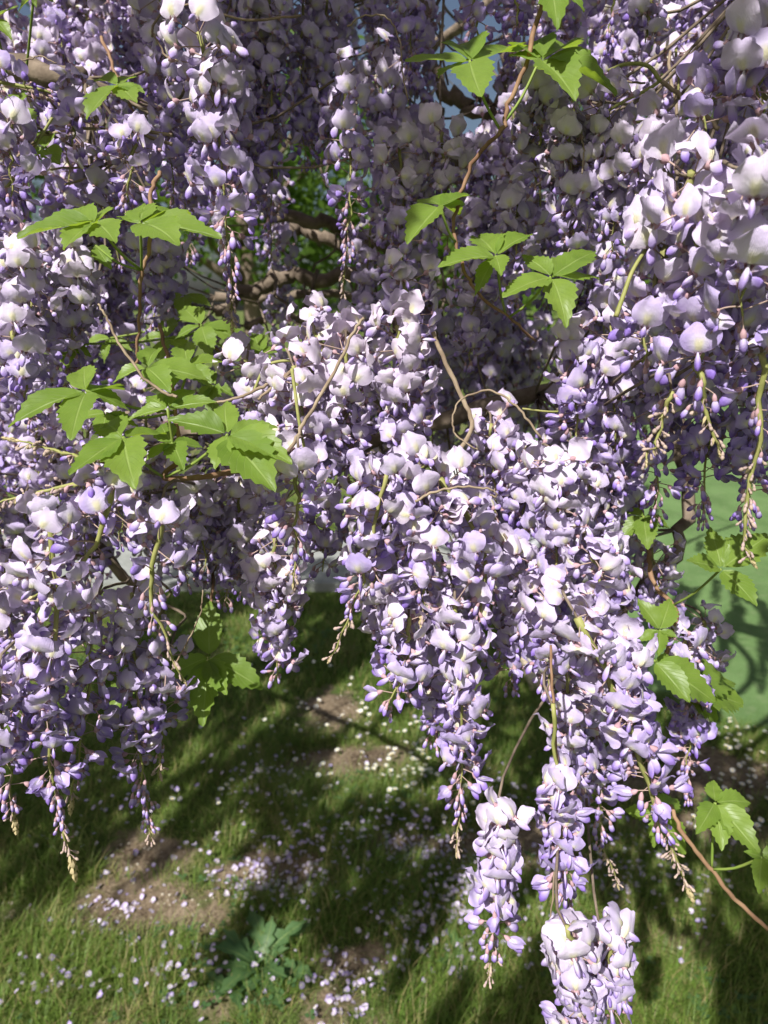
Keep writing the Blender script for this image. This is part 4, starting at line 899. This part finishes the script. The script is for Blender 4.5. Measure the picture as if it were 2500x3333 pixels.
# one lobed weed rosette on the lawn
def weed(px, label, seed, n, L):
    c = GP(*px); c.z = float(height(np.array(c.x), np.array(c.y))); r = random.Random(seed)
    root = tag(link('weed_plant', None, loc=c), label, 'weed')
    for k in range(n):
        az = k * 2.4 + r.uniform(-.3, .3); ln = L * r.uniform(.6, 1.15); el = r.uniform(.15, 1.0)
        a = V((math.cos(az) * math.cos(el), math.sin(az) * math.cos(el), math.sin(el))); nr = V((0, 0, 1)); nr = (nr - a * nr.dot(a)).normalized(); sd = a.cross(nr)
        mb = MB(); vs, us, ls = [], [], []; N = 12
        for i in range(N + 1):
            t = i / N; wd = ln * .17 * (math.sin(math.pi * min(1, .08 + .9 * t)) ** .7) * (1.25 if i % 3 == 1 else (.55 if i % 3 == 2 else .9))
            cc = a * ln * t + nr * (-ln * .35 * t * t) + sd * ln * .06 * math.sin(k + 4 * t)
            for u in (-1, 0, 1): vs.append(cc + sd * u * wd + nr * abs(u) * wd * .35 + a * abs(u) * (.02 * ln if i % 3 == 1 else 0)); us.append(u); ls.append(t)
        mb.add(vs, [(i * 3 + q, i * 3 + q + 1, i * 3 + q + 4, i * 3 + q + 3) for i in range(N) for q in range(2)], 0, lu=us, lv=ls)
        link('leaf', mb.mesh('leaf', [M['weed']]), root)
weed((850, 3130), 'lobed dark green weed rosette growing beside the bare sunlit soil', 3, 22, .13)
weed((760, 3210), 'low weed tuft with broad leaves leaning on the large rosette', 8, 12, .10)
weed((1500, 3120), 'small leafy weed in the shaded grass', 9, 12, .08)

# daisies
M['daisy_white'] = simple('daisy_white', (0.74, 0.74, 0.70), (0.82, 0.82, 0.80), 200, .6, .2)
M['daisy_yellow'] = simple('daisy_yellow', (0.62, 0.42, 0.03), (0.75, 0.55, 0.06), 200, .7)
def daisy_mesh(seed):
    r = random.Random(seed); mb = MB()
    tube(mb, [V((0, 0, 0)), V((.002, 0, .02)), V((.001, .001, .042))], .0008, 4, 2, False)
    for k in range(13):
        a = k * 6.283 / 13 + r.uniform(-.1, .1); c, s = math.cos(a), math.sin(a); L = r.uniform(.0085, .0105); w = .0022; up = r.uniform(.0, .003)
        mb.add([(.002 * c + w * .4 * s, .002 * s - w * .4 * c, .042), (L * .7 * c + w * s, L * .7 * s - w * c, .043 + up * .6), (L * c, L * s, .043 + up), (L * .7 * c - w * s, L * .7 * s + w * c, .043 + up * .6), (.002 * c - w * .4 * s, .002 * s + w * .4 * c, .042)], [(0, 1, 2, 3, 4)], 0)
    rg_ = [(0, .0445)]; vs = [(.0032 * math.cos(k * 1.047), .0032 * math.sin(k * 1.047), .0428) for k in range(6)] + [(0, 0, .0455)]
    mb.add(vs, [(k, (k + 1) % 6, 6) for k in range(6)], 1)
    return mb.mesh('daisy', [M['daisy_white'], M['daisy_yellow'], M['petiole']])
DA = [daisy_mesh(k) for k in range(3)]
def daisies(n, cx, cy, sx, sy, label, group, seed):
    r = random.Random(seed)
    for k in range(n):
        p = GP(r.gauss(cx, sx), r.gauss(cy, sy))
        if p.y > 6 or p.y < 1 or bool(in_court(np.array(p.x), np.array(p.y))): continue
        o = link('daisy', r.choice(DA), loc=(p.x, p.y, float(height(np.array(p.x), np.array(p.y))) + r.uniform(-.015, .008))); s = r.uniform(.8, 1.15)
        o.rotation_euler = (r.gauss(-.05, .2), r.gauss(0, .2), r.random() * 6); o.scale = (s, s, s); tag(o, label, 'daisy', group)
daisies(50, 1150, 2290, 170, 80, 'small white daisy in the sunny lawn behind the lilac racemes', 'daisies in the sunny lawn', 1)
daisies(75, 1340, 2480, 80, 75, 'small white daisy in the thick daisy patch on the lawn', 'daisies in the thick patch', 2)
daisies(30, 1000, 2560, 200, 70, 'small white daisy scattered in the half-shaded lawn', 'daisies in half shade', 3)
daisies(70, 2420, 2430, 70, 90, 'small white daisy along the edge of the green turf', 'daisies along the turf', 4)
daisies(25, 2480, 2650, 60, 60, 'small white daisy beyond the low creeper shoot', 'daisies beyond the creeper', 5)

# fallen petals
def petal_mesh(seed):
    mb = MB(); r = random.Random(seed); banner(mb, (0, 0, .001), R(r.uniform(5, 20)), R(r.uniform(0, 50)), r.uniform(7.5, 10), r.uniform(13, 18), .8, 1.2, 5, 4, 0, seed); return mb
PB = [petal_mesh(k) for k in range(6)]; PM = [p.mesh('fallen_petal', [M['banner']]) for p in PB]
PILES = [(860, 2850, 150, 60, 150), (1000, 2760, 130, 60, 60), (1320, 2740, 130, 60, 120), (850, 2560, 110, 50, 60), (420, 2950, 110, 70, 50), (1120, 3210, 90, 90, 60), (1330, 3000, 120, 100, 55),
         (1480, 2900, 120, 90, 110), (2000, 2800, 160, 90, 110), (1600, 3050, 150, 90, 60), (300, 2700, 200, 130, 45), (650, 3150, 250, 110, 60), (150, 3220, 140, 80, 30), (2250, 2900, 170, 110, 50), (1650, 2620, 160, 80, 60), (1250, 2850, 500, 250, 140), (1000, 2450, 250, 80, 40)]
rp = random.Random(12); spots = []
for cx, cy, sx, sy, n in PILES:
    for k in range(int(n * 1.35)):
        p = GP(rp.gauss(cx, sx * .75), max(2150, rp.gauss(cy, sy * .75)))
        if .95 < p.y < 4.5: spots.append(p)
spots.sort(key=lambda p: p.length_squared)
mb = MB()
for k, p in enumerate(spots):
    x, y = np.array(p.x), np.array(p.y); soil_ = float(bareness(x, y)) > .45
    z = float(height(x, y)) + (rp.uniform(.001, .006) if soil_ else rp.uniform(.012, .045)); s = rp.uniform(.6, 1.1)
    e = Euler((rp.gauss(0, .35) + (math.pi if rp.random() < .4 else 0), rp.gauss(0, .35), rp.random() * 6.28)); ag = rp.choice((.1, .2, .35, .5, .8))
    if k < 290:
        o = link('fallen_petal', rp.choice(PM), loc=(p.x, p.y, z)); o.rotation_euler = e; o.scale = (s, s, s); o.color = (ag, rp.random() * .6, rp.uniform(.85, 1), 1)
        tag(o, 'fallen pale lilac petal lying loose on the grass or soil', 'petal', 'fallen petals')
    else: mb.merge(rp.choice(PB), Matrix.Translation((p.x, p.y, z)) @ e.to_matrix().to_4x4() @ Matrix.Scale(s, 4), agev=ag)
o = link('petal_litter', mb.mesh('petal_litter', [M['banner']])); o.color = (0, .3, .95, 1); tag(o, 'scattered drift of fallen lilac petals farther over the lawn', 'petals', kind='stuff')
# dry straws and pebbles on the soil
for k, (a, c) in enumerate((((1010, 2320), (1150, 2260)), ((960, 2270), (1050, 2320)))):
    A, Bq = GP(*a, .03), GP(*c, .03); mbs = MB(); tube(mbs, [V((0, 0, 0)), (Bq - A) * .5 + V((0, 0, .008)), Bq - A], .0022, 5); o = link('dry_straw', mbs.mesh('dry_straw', [M['twig']]), loc=A); tag(o, ('long' if k == 0 else 'short') + ' dry straw lying across the bare soil patch behind the racemes', 'straw')
M['pebble'] = simple('pebble', (0.30, 0.26, 0.20), (0.50, 0.45, 0.36), 40, .8)
def pebble_mesh():
    mb = MB(); r = random.Random(2)
    for k in range(420):
        bx, by, a, b2 = r.choice(BARE); x, y = bx + r.gauss(0, a * .45), by + r.gauss(0, b2 * .45); z = float(height(np.array(x), np.array(y))); q = r.uniform(.002, .006)
        vs = [(x + q * dx * r.uniform(.7, 1.3), y + q * dy * r.uniform(.7, 1.3), z + q * dz * r.uniform(.5, .9)) for dx, dy, dz in ((1, 0, 0), (0, 1, 0), (-1, 0, 0), (0, -1, 0), (0, 0, 1), (0, 0, -1))]
        mb.add(vs, [(0, 1, 4), (1, 2, 4), (2, 3, 4), (3, 0, 4), (1, 0, 5), (2, 1, 5), (3, 2, 5), (0, 3, 5)])
    return mb.mesh('gravel', [M['pebble']])
tag(link('gravel', pebble_mesh()), 'small pale grit on the bare soil patches', 'gravel', kind='stuff')

# ------------------------------------------------------------------ trees beyond, seen in slivers
def tree(label, x, y, h, rad, seed, n=5200):
    r = random.Random(seed); root = tag(link('tree', None, loc=(x, y, 0)), label, 'tree', 'trees beyond the lawn')
    mb = MB(); tube(mb, catmull([V((0, 0, -.1)), V((.1, 0, h * .3)), V((-.1, .1, h * .7))], 8), [.22 * (1 - .07 * i) for i in range(9)], 8)
    for k in range(6):
        a = r.random() * 6.28; z0 = h * r.uniform(.3, .55); tube(mb, catmull([V((0, 0, z0)), V((math.cos(a) * rad * .4, math.sin(a) * rad * .4, z0 + h * .15)), V((math.cos(a) * rad * .8, math.sin(a) * rad * .8, z0 + h * .25))], 5), [.09, .08, .07, .05, .04, .03], 6)
    link('trunk', mb.mesh('trunk', [M['bark']]), root)
    lobes = [(V((r.uniform(-.6, .6) * rad, r.uniform(-.6, .6) * rad, h * r.uniform(.35, .9))), rad * r.uniform(.3, .55)) for k in range(14)]
    vs, fs = [], []
    for k in range(n):
        c, q = r.choice(lobes); d = V((r.gauss(0, 1), r.gauss(0, 1), r.gauss(0, 1))).normalized() * q * r.random() ** .4; p = c + d
        a = V((r.gauss(0, 1), r.gauss(0, 1), r.gauss(0, 1))).normalized(); b2 = a.cross(V((r.random(), r.random(), r.random()))).normalized(); s = r.uniform(.06, .14)
        o_ = len(vs); vs += [p, p + a * s + b2 * s * .5, p + a * s * 2, p + a * s - b2 * s * .5]; fs.append((o_, o_ + 1, o_ + 2, o_ + 3))
    mb = MB(); mb.add(vs, fs, 0, lu=.5, lv=.5); link('crown', mb.mesh('crown', [M['tree_leaf']], False), root)
tree('bright leafy tree seen through the gap beside the arching stalks', 5.5, 14, 7.5, 3.2, 1)
tree('leafy tree seen behind the dark hollow between the branches', -2.5, 13, 5.5, 3.0, 2)
tree('low bushy tree behind the bundle of beige twigs', -7.5, 12, 6.5, 3.2, 3)
tree('low spreading tree at the far end of the lawn', 1.2, 17, 4.2, 3.4, 4)
